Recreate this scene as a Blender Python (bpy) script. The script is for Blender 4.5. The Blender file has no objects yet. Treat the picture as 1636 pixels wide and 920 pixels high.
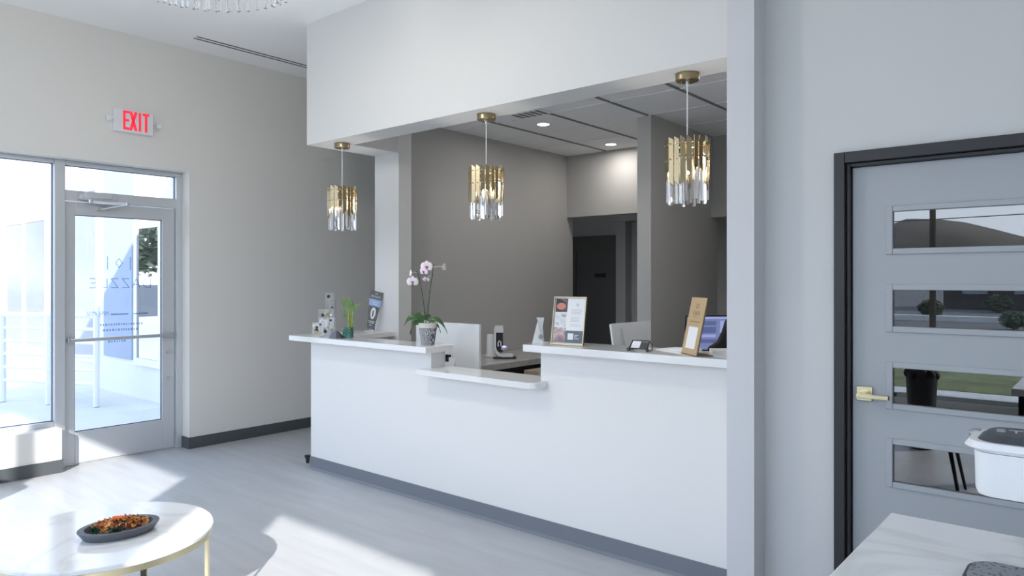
import bpy, bmesh, math, random
from mathutils import Vector, Matrix, Quaternion
random.seed(7)
S = bpy.context.scene
COL = S.collection
PI = math.pi

# ------------------------------------------------------------------ camera, sky, sun, exposure
F, YH, CX, HC = 1143.0, 447.0, 818.0, 1.48
TH = math.atan(967 / 1143.0)
cd = bpy.data.cameras.new('camera')
cam = bpy.data.objects.new('camera', cd)
COL.objects.link(cam)
cam.location = (0, 0, HC)
cam.rotation_euler = (PI / 2, 0, TH)
cd.sensor_width = 36
cd.lens = F / 1636 * 36
cd.shift_y = -13 / 1636
cd.clip_start = 0.05
cd.clip_end = 2000
S.camera = cam

SKY_STRENGTH = 4.25
SUN_STRENGTH = 10.0
w = bpy.data.worlds.new('sky')
S.world = w
w.use_nodes = True
nt = w.node_tree
nt.nodes.clear()
wo = nt.nodes.new('ShaderNodeOutputWorld')
bg = nt.nodes.new('ShaderNodeBackground')
tc = nt.nodes.new('ShaderNodeTexCoord')
sx = nt.nodes.new('ShaderNodeSeparateXYZ')
rp = nt.nodes.new('ShaderNodeValToRGB')
nt.links.new(tc.outputs['Generated'], sx.inputs[0])
nt.links.new(sx.outputs['Z'], rp.inputs[0])
nt.links.new(rp.outputs[0], bg.inputs[0])
nt.links.new(bg.outputs[0], wo.inputs[0])
rp.color_ramp.elements[0].position = 0.0
rp.color_ramp.elements[0].color = (0.86, 0.93, 1.0, 1)
rp.color_ramp.elements[1].position = 0.5
rp.color_ramp.elements[1].color = (0.56, 0.74, 1.0, 1)
bg.inputs[1].default_value = SKY_STRENGTH

sl = bpy.data.lights.new('sun', 'SUN')
sun = bpy.data.objects.new('sun', sl)
COL.objects.link(sun)
sl.energy = SUN_STRENGTH
sl.angle = math.radians(0.53)
sl.color = (1.0, 0.95, 0.88)
EL = math.radians(25.7)
sdir = Vector((-0.673 * math.cos(EL), 0.740 * math.cos(EL), -math.sin(EL)))
sun.rotation_euler = sdir.to_track_quat('-Z', 'Y').to_euler()
sun.location = (8, -9, 9)

vs = S.view_settings
S.display_settings.display_device = 'sRGB'
vs.view_transform = 'Standard'
vs.look = 'None'
vs.gamma = 1
vs.use_curve_mapping = False
vs.exposure = -0.12
cy = S.cycles
cy.use_denoising = True
cy.max_bounces = 12
cy.diffuse_bounces = 7
cy.glossy_bounces = 5
cy.transmission_bounces = 10
cy.transparent_max_bounces = 24
cy.sample_clamp_indirect = 6
cy.caustics_reflective = False
cy.caustics_refractive = False


# ------------------------------------------------------------------ pixel helpers (photograph 1636x920 -> world)
FW = Vector((-math.sin(TH), math.cos(TH), 0))
RT = Vector((math.cos(TH), math.sin(TH), 0))


def D(x, y, d):
    """point at depth d seen at pixel (x, y)"""
    return Vector((0, 0, HC)) + FW * d + RT * ((x - CX) / F * d) + Vector((0, 0, (YH - y) / F * d))


# ------------------------------------------------------------------ materials
def mat(name, col, rough=0.6, metal=0.0, spec=0.5, emit=None, es=0.0, ior=None, coat=0.0, var=0.0, vscale=4.0, bump=0.0, bscale=60.0):
    m = bpy.data.materials.new(name)
    m.use_nodes = True
    n = m.node_tree
    b = n.nodes['Principled BSDF']
    b.inputs['Base Color'].default_value = (*col, 1)
    b.inputs['Roughness'].default_value = rough
    b.inputs['Metallic'].default_value = metal
    b.inputs['Specular IOR Level'].default_value = spec
    if ior:
        b.inputs['IOR'].default_value = ior
    if coat:
        b.inputs['Coat Weight'].default_value = coat
        b.inputs['Coat Roughness'].default_value = 0.05
    if emit:
        b.inputs['Emission Color'].default_value = (*emit, 1)
        b.inputs['Emission Strength'].default_value = es
    if var or bump:
        t = n.nodes.new('ShaderNodeTexCoord')
        z = n.nodes.new('ShaderNodeTexNoise')
        z.inputs['Scale'].default_value = vscale
        z.inputs['Detail'].default_value = 4
        n.links.new(t.outputs['Object'], z.inputs['Vector'])
        if var:
            r = n.nodes.new('ShaderNodeValToRGB')
            r.color_ramp.elements[0].position = 0.3
            r.color_ramp.elements[1].position = 0.7
            r.color_ramp.elements[0].color = (*[c * (1 - var) for c in col], 1)
            r.color_ramp.elements[1].color = (*[min(1, c * (1 + var)) for c in col], 1)
            n.links.new(z.outputs['Fac'], r.inputs[0])
            n.links.new(r.outputs[0], b.inputs['Base Color'])
        if bump:
            z2 = n.nodes.new('ShaderNodeTexNoise')
            z2.inputs['Scale'].default_value = bscale
            n.links.new(t.outputs['Object'], z2.inputs['Vector'])
            bp = n.nodes.new('ShaderNodeBump')
            bp.inputs['Strength'].default_value = bump
            bp.inputs['Distance'].default_value = 0.002
            n.links.new(z2.outputs['Fac'], bp.inputs['Height'])
            n.links.new(bp.outputs[0], b.inputs['Normal'])
    return m


def pane_mat(name, tint=(0.97, 0.98, 1.0), f0=0.035):
    m = bpy.data.materials.new(name)
    m.use_nodes = True
    n = m.node_tree
    n.nodes.clear()
    o = n.nodes.new('ShaderNodeOutputMaterial')
    mx = n.nodes.new('ShaderNodeMixShader')
    lw = n.nodes.new('ShaderNodeLayerWeight')          # facing term = 1 - |cos|, the same on both sides of the pane
    lw.inputs['Blend'].default_value = 0.5
    pw = n.nodes.new('ShaderNodeMath')
    pw.operation = 'POWER'
    pw.inputs[1].default_value = 5
    fr = n.nodes.new('ShaderNodeMath')
    fr.operation = 'MULTIPLY_ADD'
    fr.inputs[1].default_value = 1 - f0
    fr.inputs[2].default_value = f0
    n.links.new(lw.outputs['Facing'], pw.inputs[0])
    n.links.new(pw.outputs[0], fr.inputs[0])
    tr = n.nodes.new('ShaderNodeBsdfTransparent')
    tr.inputs[0].default_value = (*tint, 1)
    gl = n.nodes.new('ShaderNodeBsdfGlossy')
    gl.inputs['Roughness'].default_value = 0.0
    n.links.new(fr.outputs[0], mx.inputs[0])
    n.links.new(tr.outputs[0], mx.inputs[1])
    n.links.new(gl.outputs[0], mx.inputs[2])
    n.links.new(mx.outputs[0], o.inputs[0])
    return m


def glass_mat(name, col=(1, 1, 1), ior=1.5, rough=0.0):
    m = bpy.data.materials.new(name)
    m.use_nodes = True
    n = m.node_tree
    b = n.nodes['Principled BSDF']
    b.inputs['Base Color'].default_value = (*col, 1)
    b.inputs['Transmission Weight'].default_value = 1
    b.inputs['Roughness'].default_value = rough
    b.inputs['IOR'].default_value = ior
    return m


def vein_mat(name, base, vein, scale=1.6, amount=0.5, rough=0.12):
    m = mat(name, base, rough=rough, spec=0.5)
    n = m.node_tree
    b = n.nodes['Principled BSDF']
    t = n.nodes.new('ShaderNodeTexCoord')
    z = n.nodes.new('ShaderNodeTexNoise')
    z.inputs['Scale'].default_value = scale
    z.inputs['Detail'].default_value = 6
    z.inputs['Distortion'].default_value = 1.6
    n.links.new(t.outputs['Object'], z.inputs['Vector'])
    r = n.nodes.new('ShaderNodeValToRGB')
    e = r.color_ramp.elements
    e[0].position = 0.46
    e[0].color = (*base, 1)
    e[1].position = 0.54
    e[1].color = (*base, 1)
    q = e.new(0.5)
    q.color = (*[a * (1 - amount) + c * amount for a, c in zip(base, vein)], 1)
    n.links.new(z.outputs['Fac'], r.inputs[0])
    n.links.new(r.outputs[0], b.inputs['Base Color'])
    return m


def floor_mat():
    m = mat('floor_vinyl', (0.4, 0.41, 0.42), rough=0.38, spec=0.4)
    n = m.node_tree
    b = n.nodes['Principled BSDF']
    t = n.nodes.new('ShaderNodeTexCoord')
    br = n.nodes.new('ShaderNodeTexBrick')
    br.inputs['Scale'].default_value = 1.0
    br.inputs['Brick Width'].default_value = 1.2
    br.inputs['Row Height'].default_value = 0.3
    br.inputs['Mortar Size'].default_value = 0.0012
    br.inputs['Color1'].default_value = (0.515, 0.525, 0.54, 1)
    br.inputs['Color2'].default_value = (0.485, 0.495, 0.51, 1)
    br.inputs['Mortar'].default_value = (0.46, 0.462, 0.465, 1)
    n.links.new(t.outputs['Object'], br.inputs['Vector'])
    mp = n.nodes.new('ShaderNodeMapping')
    mp.inputs['Scale'].default_value = (1.2, 9, 1)
    n.links.new(t.outputs['Object'], mp.inputs[0])
    z = n.nodes.new('ShaderNodeTexNoise')
    z.inputs['Scale'].default_value = 1.5
    z.inputs['Detail'].default_value = 7
    n.links.new(mp.outputs[0], z.inputs['Vector'])
    r = n.nodes.new('ShaderNodeValToRGB')
    r.color_ramp.elements[0].position = 0.3
    r.color_ramp.elements[0].color = (0.90, 0.90, 0.905, 1)
    r.color_ramp.elements[1].position = 0.72
    r.color_ramp.elements[1].color = (1.04, 1.04, 1.04, 1)
    n.links.new(z.outputs['Fac'], r.inputs[0])
    mx = n.nodes.new('ShaderNodeMix')
    mx.data_type = 'RGBA'
    mx.blend_type = 'MULTIPLY'
    mx.inputs[0].default_value = 1.0
    n.links.new(br.outputs[0], mx.inputs[6])
    n.links.new(r.outputs[0], mx.inputs[7])
    n.links.new(mx.outputs[2], b.inputs['Base Color'])
    return m


M = {}
M['wall'] = mat('wall_paint', (0.77, 0.75, 0.71), rough=0.75, spec=0.25, bump=0.05, bscale=180)
M['wall_right'] = mat('wall_paint_cool', (0.64, 0.64, 0.64), rough=0.75, spec=0.25, bump=0.05, bscale=180)
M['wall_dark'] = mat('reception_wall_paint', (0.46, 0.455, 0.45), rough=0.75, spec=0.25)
M['white'] = mat('counter_white', (0.79, 0.775, 0.76), rough=0.5, spec=0.35)
M['soffit'] = mat('soffit_white', (0.68, 0.68, 0.67), rough=0.7, spec=0.25)
M['ceiling'] = mat('ceiling_paint', (0.93, 0.93, 0.925), rough=0.85, spec=0.2)
M['tile'] = mat('ceiling_tile', (0.90, 0.91, 0.93), rough=0.9, spec=0.15, bump=0.1, bscale=300)
M['tbar'] = mat('groove_shade_grey', (0.22, 0.22, 0.22), rough=0.6)
M['tbarw'] = mat('tile_bar_white', (0.8, 0.8, 0.8), rough=0.5)
M['base'] = mat('baseboard_vinyl', (0.17, 0.185, 0.215), rough=0.5)
M['floor'] = floor_mat()
M['quartz'] = mat('quartz', (0.80, 0.80, 0.80), rough=0.06, spec=0.5)
M['deskquartz'] = vein_mat('desk_stone', (0.50, 0.50, 0.49), (0.3, 0.3, 0.3), 5, 0.4, 0.2)
M['marble'] = vein_mat('marble', (0.84, 0.84, 0.84), (0.55, 0.53, 0.50), 1.3, 0.32, 0.12)
M['alu'] = mat('painted_aluminium', (0.58, 0.60, 0.625), rough=0.35, metal=0.25)
M['chrome'] = mat('chrome', (0.8, 0.8, 0.82), rough=0.12, metal=1)
M['steel'] = mat('brushed_steel', (0.62, 0.63, 0.65), rough=0.35, metal=0.9)
M['gasket'] = mat('glazing_gasket', (0.06, 0.07, 0.12), 0.5)
M['glass'] = pane_mat('window_glass')
M['tintglass'] = pane_mat('tinted_entrance_glass', (0.84, 0.855, 0.88))
M['frost'] = pane_mat('vinyl_film', (0.66, 0.70, 0.78), 0.02)
M['brass'] = mat('brass', (0.36, 0.295, 0.185), rough=0.27, metal=1)
M['brassd'] = mat('antique_brass', (0.36, 0.29, 0.17), rough=0.3, metal=1)
M['gold'] = mat('champagne_gold', (0.72, 0.64, 0.42), rough=0.28, metal=1)
M['crystal'] = glass_mat('crystal', (1, 1, 1), 1.5)
M['acrylic'] = pane_mat('acrylic', (0.90, 0.91, 0.92), 0.10)
M['door'] = mat('door_paint', (0.40, 0.42, 0.445), rough=0.45, spec=0.4)
M['frame'] = mat('black_frame', (0.018, 0.019, 0.022), rough=0.4)
M['darkpane'] = pane_mat('door_glass', (0.35, 0.36, 0.36), 0.20)
M['darkdoor'] = mat('dark_door', (0.10, 0.10, 0.10), rough=0.5)
M['darkframe'] = mat('dark_door_frame', (0.095, 0.092, 0.088), rough=0.5)
M['black'] = mat('black_plastic', (0.012, 0.012, 0.014), rough=0.4)
M['blackfab'] = mat('black_fabric', (0.02, 0.02, 0.022), rough=0.8)
M['darkgrey'] = mat('slate', (0.05, 0.055, 0.065), rough=0.45)
M['grey'] = mat('grey_plastic', (0.3, 0.31, 0.33), rough=0.45)
M['plastic'] = mat('white_plastic', (0.78, 0.79, 0.80), rough=0.35)
M['paper'] = mat('paper', (0.8, 0.8, 0.8), rough=0.8)
M['red'] = mat('exit_red', (0.85, 0.03, 0.06), rough=0.4, emit=(1.0, 0.03, 0.07), es=0.55)
M['lamp'] = mat('lamp_glow', (1, 1, 1), emit=(1.0, 0.97, 0.92), es=14)
M['bulb'] = mat('bulb_glow', (1, 0.9, 0.75), emit=(1.0, 0.88, 0.70), es=12)
M['purple'] = mat('purple_glow', (0.5, 0.4, 1), emit=(0.55, 0.42, 1.0), es=1.3)
M['screen'] = mat('screen_glow', (0.1, 0.12, 0.25), rough=0.3, emit=(0.21, 0.25, 0.47), es=0.75)
M['screend'] = mat('screen_dark', (0.1, 0.12, 0.25), rough=0.3, emit=(0.12, 0.15, 0.32), es=0.6)
M['screenl'] = mat('screen_light', (0.3, 0.35, 0.6), rough=0.3, emit=(0.32, 0.35, 0.62), es=0.75)
M['leaf'] = mat('leaf_green', (0.035, 0.11, 0.03), rough=0.35, var=0.35, vscale=14)
M['bamboo'] = mat('bamboo_green', (0.11, 0.25, 0.04), rough=0.4, var=0.3, vscale=30)
M['bambooy'] = mat('bamboo_stalk', (0.30, 0.38, 0.09), rough=0.45, var=0.3, vscale=40)
M['stem'] = mat('stem_green', (0.05, 0.08, 0.035), rough=0.5)
M['petal'] = mat('orchid_petal', (0.88, 0.82, 0.86), rough=0.6)
M['magenta'] = mat('orchid_lip', (0.50, 0.06, 0.28), rough=0.5)
M['root'] = mat('orchid_root', (0.55, 0.58, 0.45), rough=0.6)
M['potrim'] = mat('pot_rim', (0.62, 0.60, 0.56), rough=0.5)
M['tan'] = mat('kraft_tan', (0.50, 0.36, 0.20), rough=0.6)
M['tand'] = mat('kraft_print', (0.28, 0.19, 0.10), rough=0.6)
M['walnut'] = mat('walnut', (0.12, 0.065, 0.045), rough=0.5)
M['card'] = mat('cardboard', (0.50, 0.40, 0.33), rough=0.4, var=0.2, vscale=12, coat=0.4)
M['blue'] = mat('flyer_blue', (0.30, 0.43, 0.72), rough=0.5)
M['flyer'] = mat('flyer_charcoal', (0.075, 0.085, 0.10), rough=0.45)
M['slate'] = mat('slate_blue', (0.13, 0.15, 0.19), rough=0.6)
M['print'] = mat('grey_print', (0.42, 0.44, 0.50), rough=0.7)
M['concrete'] = mat('concrete', (0.62, 0.61, 0.59), rough=0.85, var=0.06, vscale=2)
M['stucco'] = mat('white_stucco', (0.78, 0.78, 0.78), rough=0.85)
M['wing_shade_blue'] = mat('wing_shade_paint', (0.34, 0.40, 0.52), rough=0.7)
M['extglass'] = mat('exterior_glass', (0.62, 0.66, 0.72), rough=0.02, metal=1.0)
M['railing'] = mat('railing_white', (0.85, 0.85, 0.85), rough=0.5)
M['asphalt'] = mat('asphalt', (0.10, 0.10, 0.10), rough=0.9, var=0.2, vscale=1)
M['lawn'] = mat('lawn', (0.13, 0.15, 0.055), rough=0.95, var=0.4, vscale=2)
M['hill'] = mat('hillside', (0.095, 0.075, 0.055), rough=1.0, var=0.4, vscale=0.03)
M['tree'] = mat('tree_foliage', (0.11, 0.135, 0.085), rough=0.8, var=0.4, vscale=3)
M['bark'] = mat('bark', (0.07, 0.05, 0.035), rough=0.9)
M['letter'] = mat('lettering_grey', (0.42, 0.45, 0.52), rough=0.6)

# pot pattern
m = mat('pot_pattern', (0.2, 0.2, 0.23), rough=0.5)
n = m.node_tree
t = n.nodes.new('ShaderNodeTexCoord')
vz = n.nodes.new('ShaderNodeTexWave')
vz.inputs['Scale'].default_value = 55
vz.inputs['Distortion'].default_value = 9
vz.inputs['Detail'].default_value = 1
vz.inputs['Detail Scale'].default_value = 1.2
r = n.nodes.new('ShaderNodeValToRGB')
r.color_ramp.elements[0].position = 0.42
r.color_ramp.elements[0].color = (0.07, 0.07, 0.09, 1)
r.color_ramp.elements[1].position = 0.6
r.color_ramp.elements[1].color = (0.52, 0.52, 0.55, 1)
n.links.new(t.outputs['Object'], vz.inputs['Vector'])
n.links.new(vz.outputs['Fac'], r.inputs[0])
n.links.new(r.outputs[0], n.nodes['Principled BSDF'].inputs['Base Color'])
M['pot'] = m
# clear acrylic with a slight milky body
am = M['acrylic'].node_tree
mo_ = [q for q in am.nodes if q.type == 'OUTPUT_MATERIAL'][0]
mx_ = [q for q in am.nodes if q.type == 'MIX_SHADER'][0]
df_ = am.nodes.new('ShaderNodeBsdfDiffuse')
df_.inputs[0].default_value = (0.85, 0.86, 0.88, 1)
m2_ = am.nodes.new('ShaderNodeMixShader')
m2_.inputs[0].default_value = 0.09
am.links.new(mx_.outputs[0], m2_.inputs[1])
am.links.new(df_.outputs[0], m2_.inputs[2])
am.links.new(m2_.outputs[0], mo_.inputs[0])
# green glass vase
m = mat('vase_green', (0.07, 0.19, 0.15), rough=0.15, var=0.6, vscale=60)
M['vase'] = m

# ------------------------------------------------------------------ mesh builder
WM = {}


class MB:
    def __init__(self):
        self.v, self.f, self.mi, self.cur = [], [], [], 0

    def face(self, idx):
        self.f.append(idx)
        self.mi.append(self.cur)

    def box(self, x0, x1, y0, y1, z0, z1):
        b = len(self.v)
        for z in (z0, z1):
            for (x, y) in ((x0, y0), (x1, y0), (x1, y1), (x0, y1)):
                self.v.append(Vector((x, y, z)))
        for q in ((0, 3, 2, 1), (4, 5, 6, 7), (0, 1, 5, 4), (1, 2, 6, 5), (2, 3, 7, 6), (3, 0, 4, 7)):
            self.face([b + i for i in q])
        return self

    def hexa(self, p):
        """8 corners: bottom ring 0-3, top ring 4-7"""
        b = len(self.v)
        self.v += [Vector(q) for q in p]
        for q in ((0, 3, 2, 1), (4, 5, 6, 7), (0, 1, 5, 4), (1, 2, 6, 5), (2, 3, 7, 6), (3, 0, 4, 7)):
            self.face([b + i for i in q])
        return self

    def prism(self, poly, ext):
        b = len(self.v)
        n = len(poly)
        e = Vector(ext)
        self.v += [Vector(p) for p in poly] + [Vector(p) + e for p in poly]
        self.face(list(range(b, b + n)))
        self.face(list(range(b + 2 * n - 1, b + n - 1, -1)))
        for i in range(n):
            j = (i + 1) % n
            self.face([b + i, b + n + i, b + n + j, b + j])
        return self

    def tube(self, pts, rad, n=8, cap=True, squash=1.0):
        pts = [Vector(p) for p in pts]
        if not isinstance(rad, (list, tuple)):
            rad = [rad] * len(pts)
        b = len(self.v)
        up = None
        for k, p in enumerate(pts):
            if k == 0:
                tg = pts[1] - p
            elif k == len(pts) - 1:
                tg = p - pts[k - 1]
            else:
                tg = pts[k + 1] - pts[k - 1]
            tg.normalize()
            if up is None:
                up = Vector((0, 0, 1)) if abs(tg.z) < 0.9 else Vector((1, 0, 0))
            sd = tg.cross(up).normalized()
            up = sd.cross(tg).normalized()
            for i in range(n):
                a = 2 * PI * i / n
                self.v.append(p + (sd * math.cos(a) + up * math.sin(a) * squash) * rad[k])
        for k in range(len(pts) - 1):
            for i in range(n):
                j = (i + 1) % n
                self.face([b + k * n + i, b + k * n + j, b + (k + 1) * n + j, b + (k + 1) * n + i])
        if cap:
            self.face([b + i for i in range(n - 1, -1, -1)])
            self.face([b + (len(pts) - 1) * n + i for i in range(n)])
        return self

    def lathe(self, prof, c=(0, 0, 0), n=32, sy=1.0, rot=0.0):
        b = len(self.v)
        c = Vector(c)
        for (r, z) in prof:
            for i in range(n):
                a = 2 * PI * i / n
                x, y = r * math.cos(a), r * math.sin(a) * sy
                self.v.append(c + Vector((x * math.cos(rot) - y * math.sin(rot), x * math.sin(rot) + y * math.cos(rot), z)))
        for k in range(len(prof) - 1):
            for i in range(n):
                j = (i + 1) % n
                self.face([b + k * n + i, b + k * n + j, b + (k + 1) * n + j, b + (k + 1) * n + i])
        if prof[0][0] > 1e-6:
            self.face([b + i for i in range(n - 1, -1, -1)])
        if prof[-1][0] > 1e-6:
            self.face([b + (len(prof) - 1) * n + i for i in range(n)])
        return self

    def ball(self, c, rx, ry=None, rz=None, n=14, m=8, mtx=None):
        ry = ry or rx
        rz = rz or rx
        b = len(self.v)
        c = Vector(c)
        for k in range(m + 1):
            t = PI * k / m
            for i in range(n):
                a = 2 * PI * i / n
                p = Vector((rx * math.sin(t) * math.cos(a), ry * math.sin(t) * math.sin(a), rz * math.cos(t)))
                if mtx:
                    p = mtx @ p
                self.v.append(c + p)
        for k in range(m):
            for i in range(n):
                j = (i + 1) % n
                self.face([b + k * n + i, b + (k + 1) * n + i, b + (k + 1) * n + j, b + k * n + j])
        return self

    def strap(self, pts, widths, side, thick=0.002, fold=0.0, nrm=None):
        """leaf / petal: a closed two-sided strip along pts"""
        pts = [Vector(p) for p in pts]
        side = Vector(side).normalized()
        b = len(self.v)
        for k, p in enumerate(pts):
            tg = (pts[min(k + 1, len(pts) - 1)] - pts[max(k - 1, 0)]).normalized()
            s = (side - tg * side.dot(tg)).normalized()
            nn = s.cross(tg).normalized()
            wd = widths[k]
            for q in (-1, 0, 1):
                self.v.append(p + s * wd * q + nn * (abs(q) * wd * fold))
            for q in (-1, 0, 1):
                self.v.append(p + s * wd * q * 0.9 + nn * (abs(q) * wd * fold - thick))
        for k in range(len(pts) - 1):
            a, c = b + 6 * k, b + 6 * (k + 1)
            for q in (0, 1):
                self.face([a + q, a + q + 1, c + q + 1, c + q])
                self.face([a + 3 + q + 1, a + 3 + q, c + 3 + q, c + 3 + q + 1])
            self.face([a + 3, a, c, c + 3])
            self.face([a + 2, a + 5, c + 5, c + 2])
        self.face([b, b + 3, b + 4, b + 1]); self.face([b + 1, b + 4, b + 5, b + 2])
        e = b + 6 * (len(pts) - 1)
        self.face([e + 1, e + 4, e + 3, e]); self.face([e + 2, e + 5, e + 4, e + 1])
        return self

    def text(self, s, size, origin, ux, uy, depth=0.001, spacing=1.0, width=None):
        cu = bpy.data.curves.new('lettering', 'FONT')
        cu.body = s
        cu.size = size
        cu.extrude = depth / 2
        cu.align_x = 'CENTER'
        cu.align_y = 'CENTER'
        cu.space_character = spacing
        cu.resolution_u = 3
        ob = bpy.data.objects.new('lettering', cu)
        COL.objects.link(ob)
        dg = bpy.context.evaluated_depsgraph_get()
        me = ob.evaluated_get(dg).to_mesh()
        xs = [v.co.x for v in me.vertices]
        k = 1.0
        if width and xs and max(xs) > min(xs):
            k = width / (max(xs) - min(xs))
        ux, uy = Vector(ux).normalized(), Vector(uy).normalized()
        uz = ux.cross(uy).normalized()
        o = Vector(origin)
        b = len(self.v)
        for v in me.vertices:
            self.v.append(o + ux * v.co.x * k + uy * v.co.y + uz * v.co.z)
        for p in me.polygons:
            self.face([b + i for i in p.vertices])
        bpy.data.objects.remove(ob)
        bpy.data.curves.remove(cu)
        return self

    def build(self, name, material, parent=None, smooth=35, bevel=0.0, seg=2):
        me = bpy.data.meshes.new(name)
        inv = WM[parent].inverted() if parent else Matrix.Identity(4)
        me.from_pydata([inv @ v for v in self.v], [], self.f)
        mats = material if isinstance(material, (list, tuple)) else [material]
        for mm in mats:
            me.materials.append(mm)
        for i, p in enumerate(me.polygons):
            p.material_index = self.mi[i]
        bm = bmesh.new()
        bm.from_mesh(me)
        bmesh.ops.recalc_face_normals(bm, faces=bm.faces)
        bm.to_mesh(me)
        bm.free()
        if smooth:
            me.shade_smooth()
            me.set_sharp_from_angle(angle=math.radians(smooth))
        o = bpy.data.objects.new(name, me)
        COL.objects.link(o)
        if parent:
            o.parent = parent
        WM[o] = WM[parent] if parent else Matrix.Identity(4)
        if bevel:
            md = o.modifiers.new('bevel', 'BEVEL')
            md.width = bevel
            md.segments = seg
            md.limit_method = 'ANGLE'
        return o


def tag(o, label=None, cat=None, group=None, kind=None):
    if label:
        o['label'] = label
    if cat:
        o['category'] = cat
    if group:
        o['group'] = group
    if kind:
        o['kind'] = kind
    return o


def thing(name, label, cat, loc=(0, 0, 0), rotz=0.0, group=None, kind=None):
    o = bpy.data.objects.new(name, None)
    COL.objects.link(o)
    o.empty_display_size = 0.1
    o.location = loc
    o.rotation_euler = (0, 0, rotz)
    WM[o] = Matrix.Translation(Vector(loc)) @ Matrix.Rotation(rotz, 4, 'Z')
    return tag(o, label, cat, group, kind)


def copy_tree(o, parent=None):
    c = o.copy()
    COL.objects.link(c)
    if parent:
        c.parent = parent
    for ch in [x for x in list(COL.objects) if x.parent == o and x != c]:
        copy_tree(ch, c)
    return c


def struct(name, mb, m, label, cat, **k):
    return tag(mb.build(name, m, **k), label, cat, kind='structure')


# ------------------------------------------------------------------ the setting
XL, YB, YF = -6.2, -2.43, 3.27          # left wall face, back wall face, counter / door wall face
ZC = 3.5
struct('floor', MB().box(-6.6, 4.2, -2.63, 10, -0.1, 0), M['floor'], 'pale grey plank-look vinyl floor', 'floor')
cl = MB().box(-6.42, 4.2, -2.63, 3.5, ZC, ZC + 0.12)
cl.box(-6.42, -4.6, 3.5, 10.1, ZC, ZC + 0.12)
struct('ceiling', cl, M['ceiling'], 'smooth white ceiling of the lobby', 'ceiling')
struct('ceiling_reception', MB().box(-4.79, 1.6, 3.4, 6.75, 2.89, 3.0).box(-6.2, 1.6, 6.75, 8.5, 2.6, 2.75), M['tile'],
       'grey tiled ceiling over the reception area', 'ceiling')
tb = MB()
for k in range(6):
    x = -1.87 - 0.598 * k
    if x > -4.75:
        tb.box(x - 0.011, x + 0.011, 3.5, 6.62, 2.882, 2.891)  # dark strips stand in for the shade inside the tile grooves
struct('trim_1', tb, M['tbar'], 'dark grey strips painted for the shade in the ceiling tile grooves running towards the back wall', 'ceiling trim')
tb = MB()
for k in range(6):
    y = 3.62 + 0.6 * k
    tb.box(-4.78, -1.32, y - 0.004, y + 0.004, 2.885, 2.891)
struct('trim_2', tb, M['tbarw'], 'thin pale ceiling tile bars running along the counter', 'ceiling trim')

wl = MB()
J0, J1, ZO = -2.2, 2.956, 2.425
SILL = 0.335
wl.box(-6.42, XL, J1, 10.0, 0, ZC)
wl.box(-6.42, XL, J0, J1, ZO, ZC)
wl.box(-6.42, XL, YB - 0.2, J0, 0, ZC)
wl.box(-6.42, XL, J0, 1.966, 0, SILL)
struct('wall_left', wl, M['wall'], 'pale grey wall around the glass entrance door', 'wall')
bb = MB().box(XL - 0.001, XL + 0.008, J1, 9.9, 0, 0.1)
bb.box(-6.34, XL + 0.008, J1 - 0.008, J1, 0, 0.1)
bb.box(XL - 0.001, XL + 0.008, J0, 1.966, 0, 0.1)
bb.box(-6.40, XL + 0.008, 1.966, 1.974, 0, 0.1)
struct('baseboard_left', bb, mat('baseboard_dark', (0.075, 0.085, 0.09), rough=0.5), 'dark grey vinyl baseboard along the entrance wall', 'baseboard')

wb = MB()
WZ0, WZ1 = 0.15, 3.345
wb.box(-6.42, 4.2, YB - 0.2, YB, WZ1, ZC)
wb.box(-6.42, 4.2, YB - 0.2, YB, 0, WZ0)
wb.box(-6.42, -5.9, YB - 0.2, YB, WZ0, WZ1)
wb.box(-0.65, 0.45, YB - 0.2, YB, WZ0, WZ1)
wb.box(3.6, 4.2, YB - 0.2, YB, WZ0, WZ1)
struct('wall_back', wb, M['wall'], 'wall behind the viewer with tall storefront windows', 'wall')
struct('wall_right', MB().box(4.0, 4.2, YB, 3.4, 0, ZC), M['wall'], 'plain wall at the right end of the lobby', 'wall')

# wall with the grey door
DX0, DX1, DZ = -0.905, 0.075, 1.985
wf = MB().box(-1.24, DX0, YF, 3.40, 0, ZC).box(DX1, 4.2, YF, 3.40, 0, ZC).box(DX0, DX1, YF, 3.40, DZ, ZC)
struct('wall_front', wf, M['wall_right'], 'cool grey wall around the grey interior door', 'wall')
struct('wall_column', MB().box(-1.368, -1.24, 3.143, 3.42, 0, ZC), mat('column_paint', (0.63, 0.63, 0.645), rough=0.7, spec=0.25), 'narrow white column between the counter and the door wall', 'column')
# soffit
sf = MB().box(-4.89, -1.3, YF, 3.5, 2.545, ZC).box(-4.89, -4.60, 3.5, 3.95, 2.545, ZC)
struct('wall_soffit', sf, M['soffit'], 'white dropped soffit over the reception counter', 'soffit')
# partition with lit end
struct('wall_pillar', MB().box(-4.892, -4.581, 3.95, 4.09, 0, ZC), M['soffit'], 'white wall end left of the orchid behind the counter', 'pillar')
struct('wall_partition', MB().box(-4.885, -4.79, 4.09, 6.745, 0, ZC), M['wall_dark'], 'grey side wall of the reception behind the middle pendant', 'wall')
rb = MB().box(-4.79, -3.168, 6.63, 6.745, 2.19, 3.0)
rb.box(-3.034, -1.2, 6.63, 6.745, 2.1, 3.0)
rb.box(-2.1, -1.2, 6.63, 6.745, 0, 2.1)
rb.box(-3.05, -2.0, 6.60, 6.63, 2.09, 2.20)
struct('wall_reception', rb, M['wall_dark'], 'grey back wall of the reception over the corridor opening', 'wall')
struct('wall_fin', MB().box(-3.168, -3.034, 5.42, 6.745, 0, 2.89), mat('fin_paint', (0.52, 0.51, 0.49), rough=0.75), 'grey fin wall with a lit end left of the right pendant', 'wall')
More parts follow.
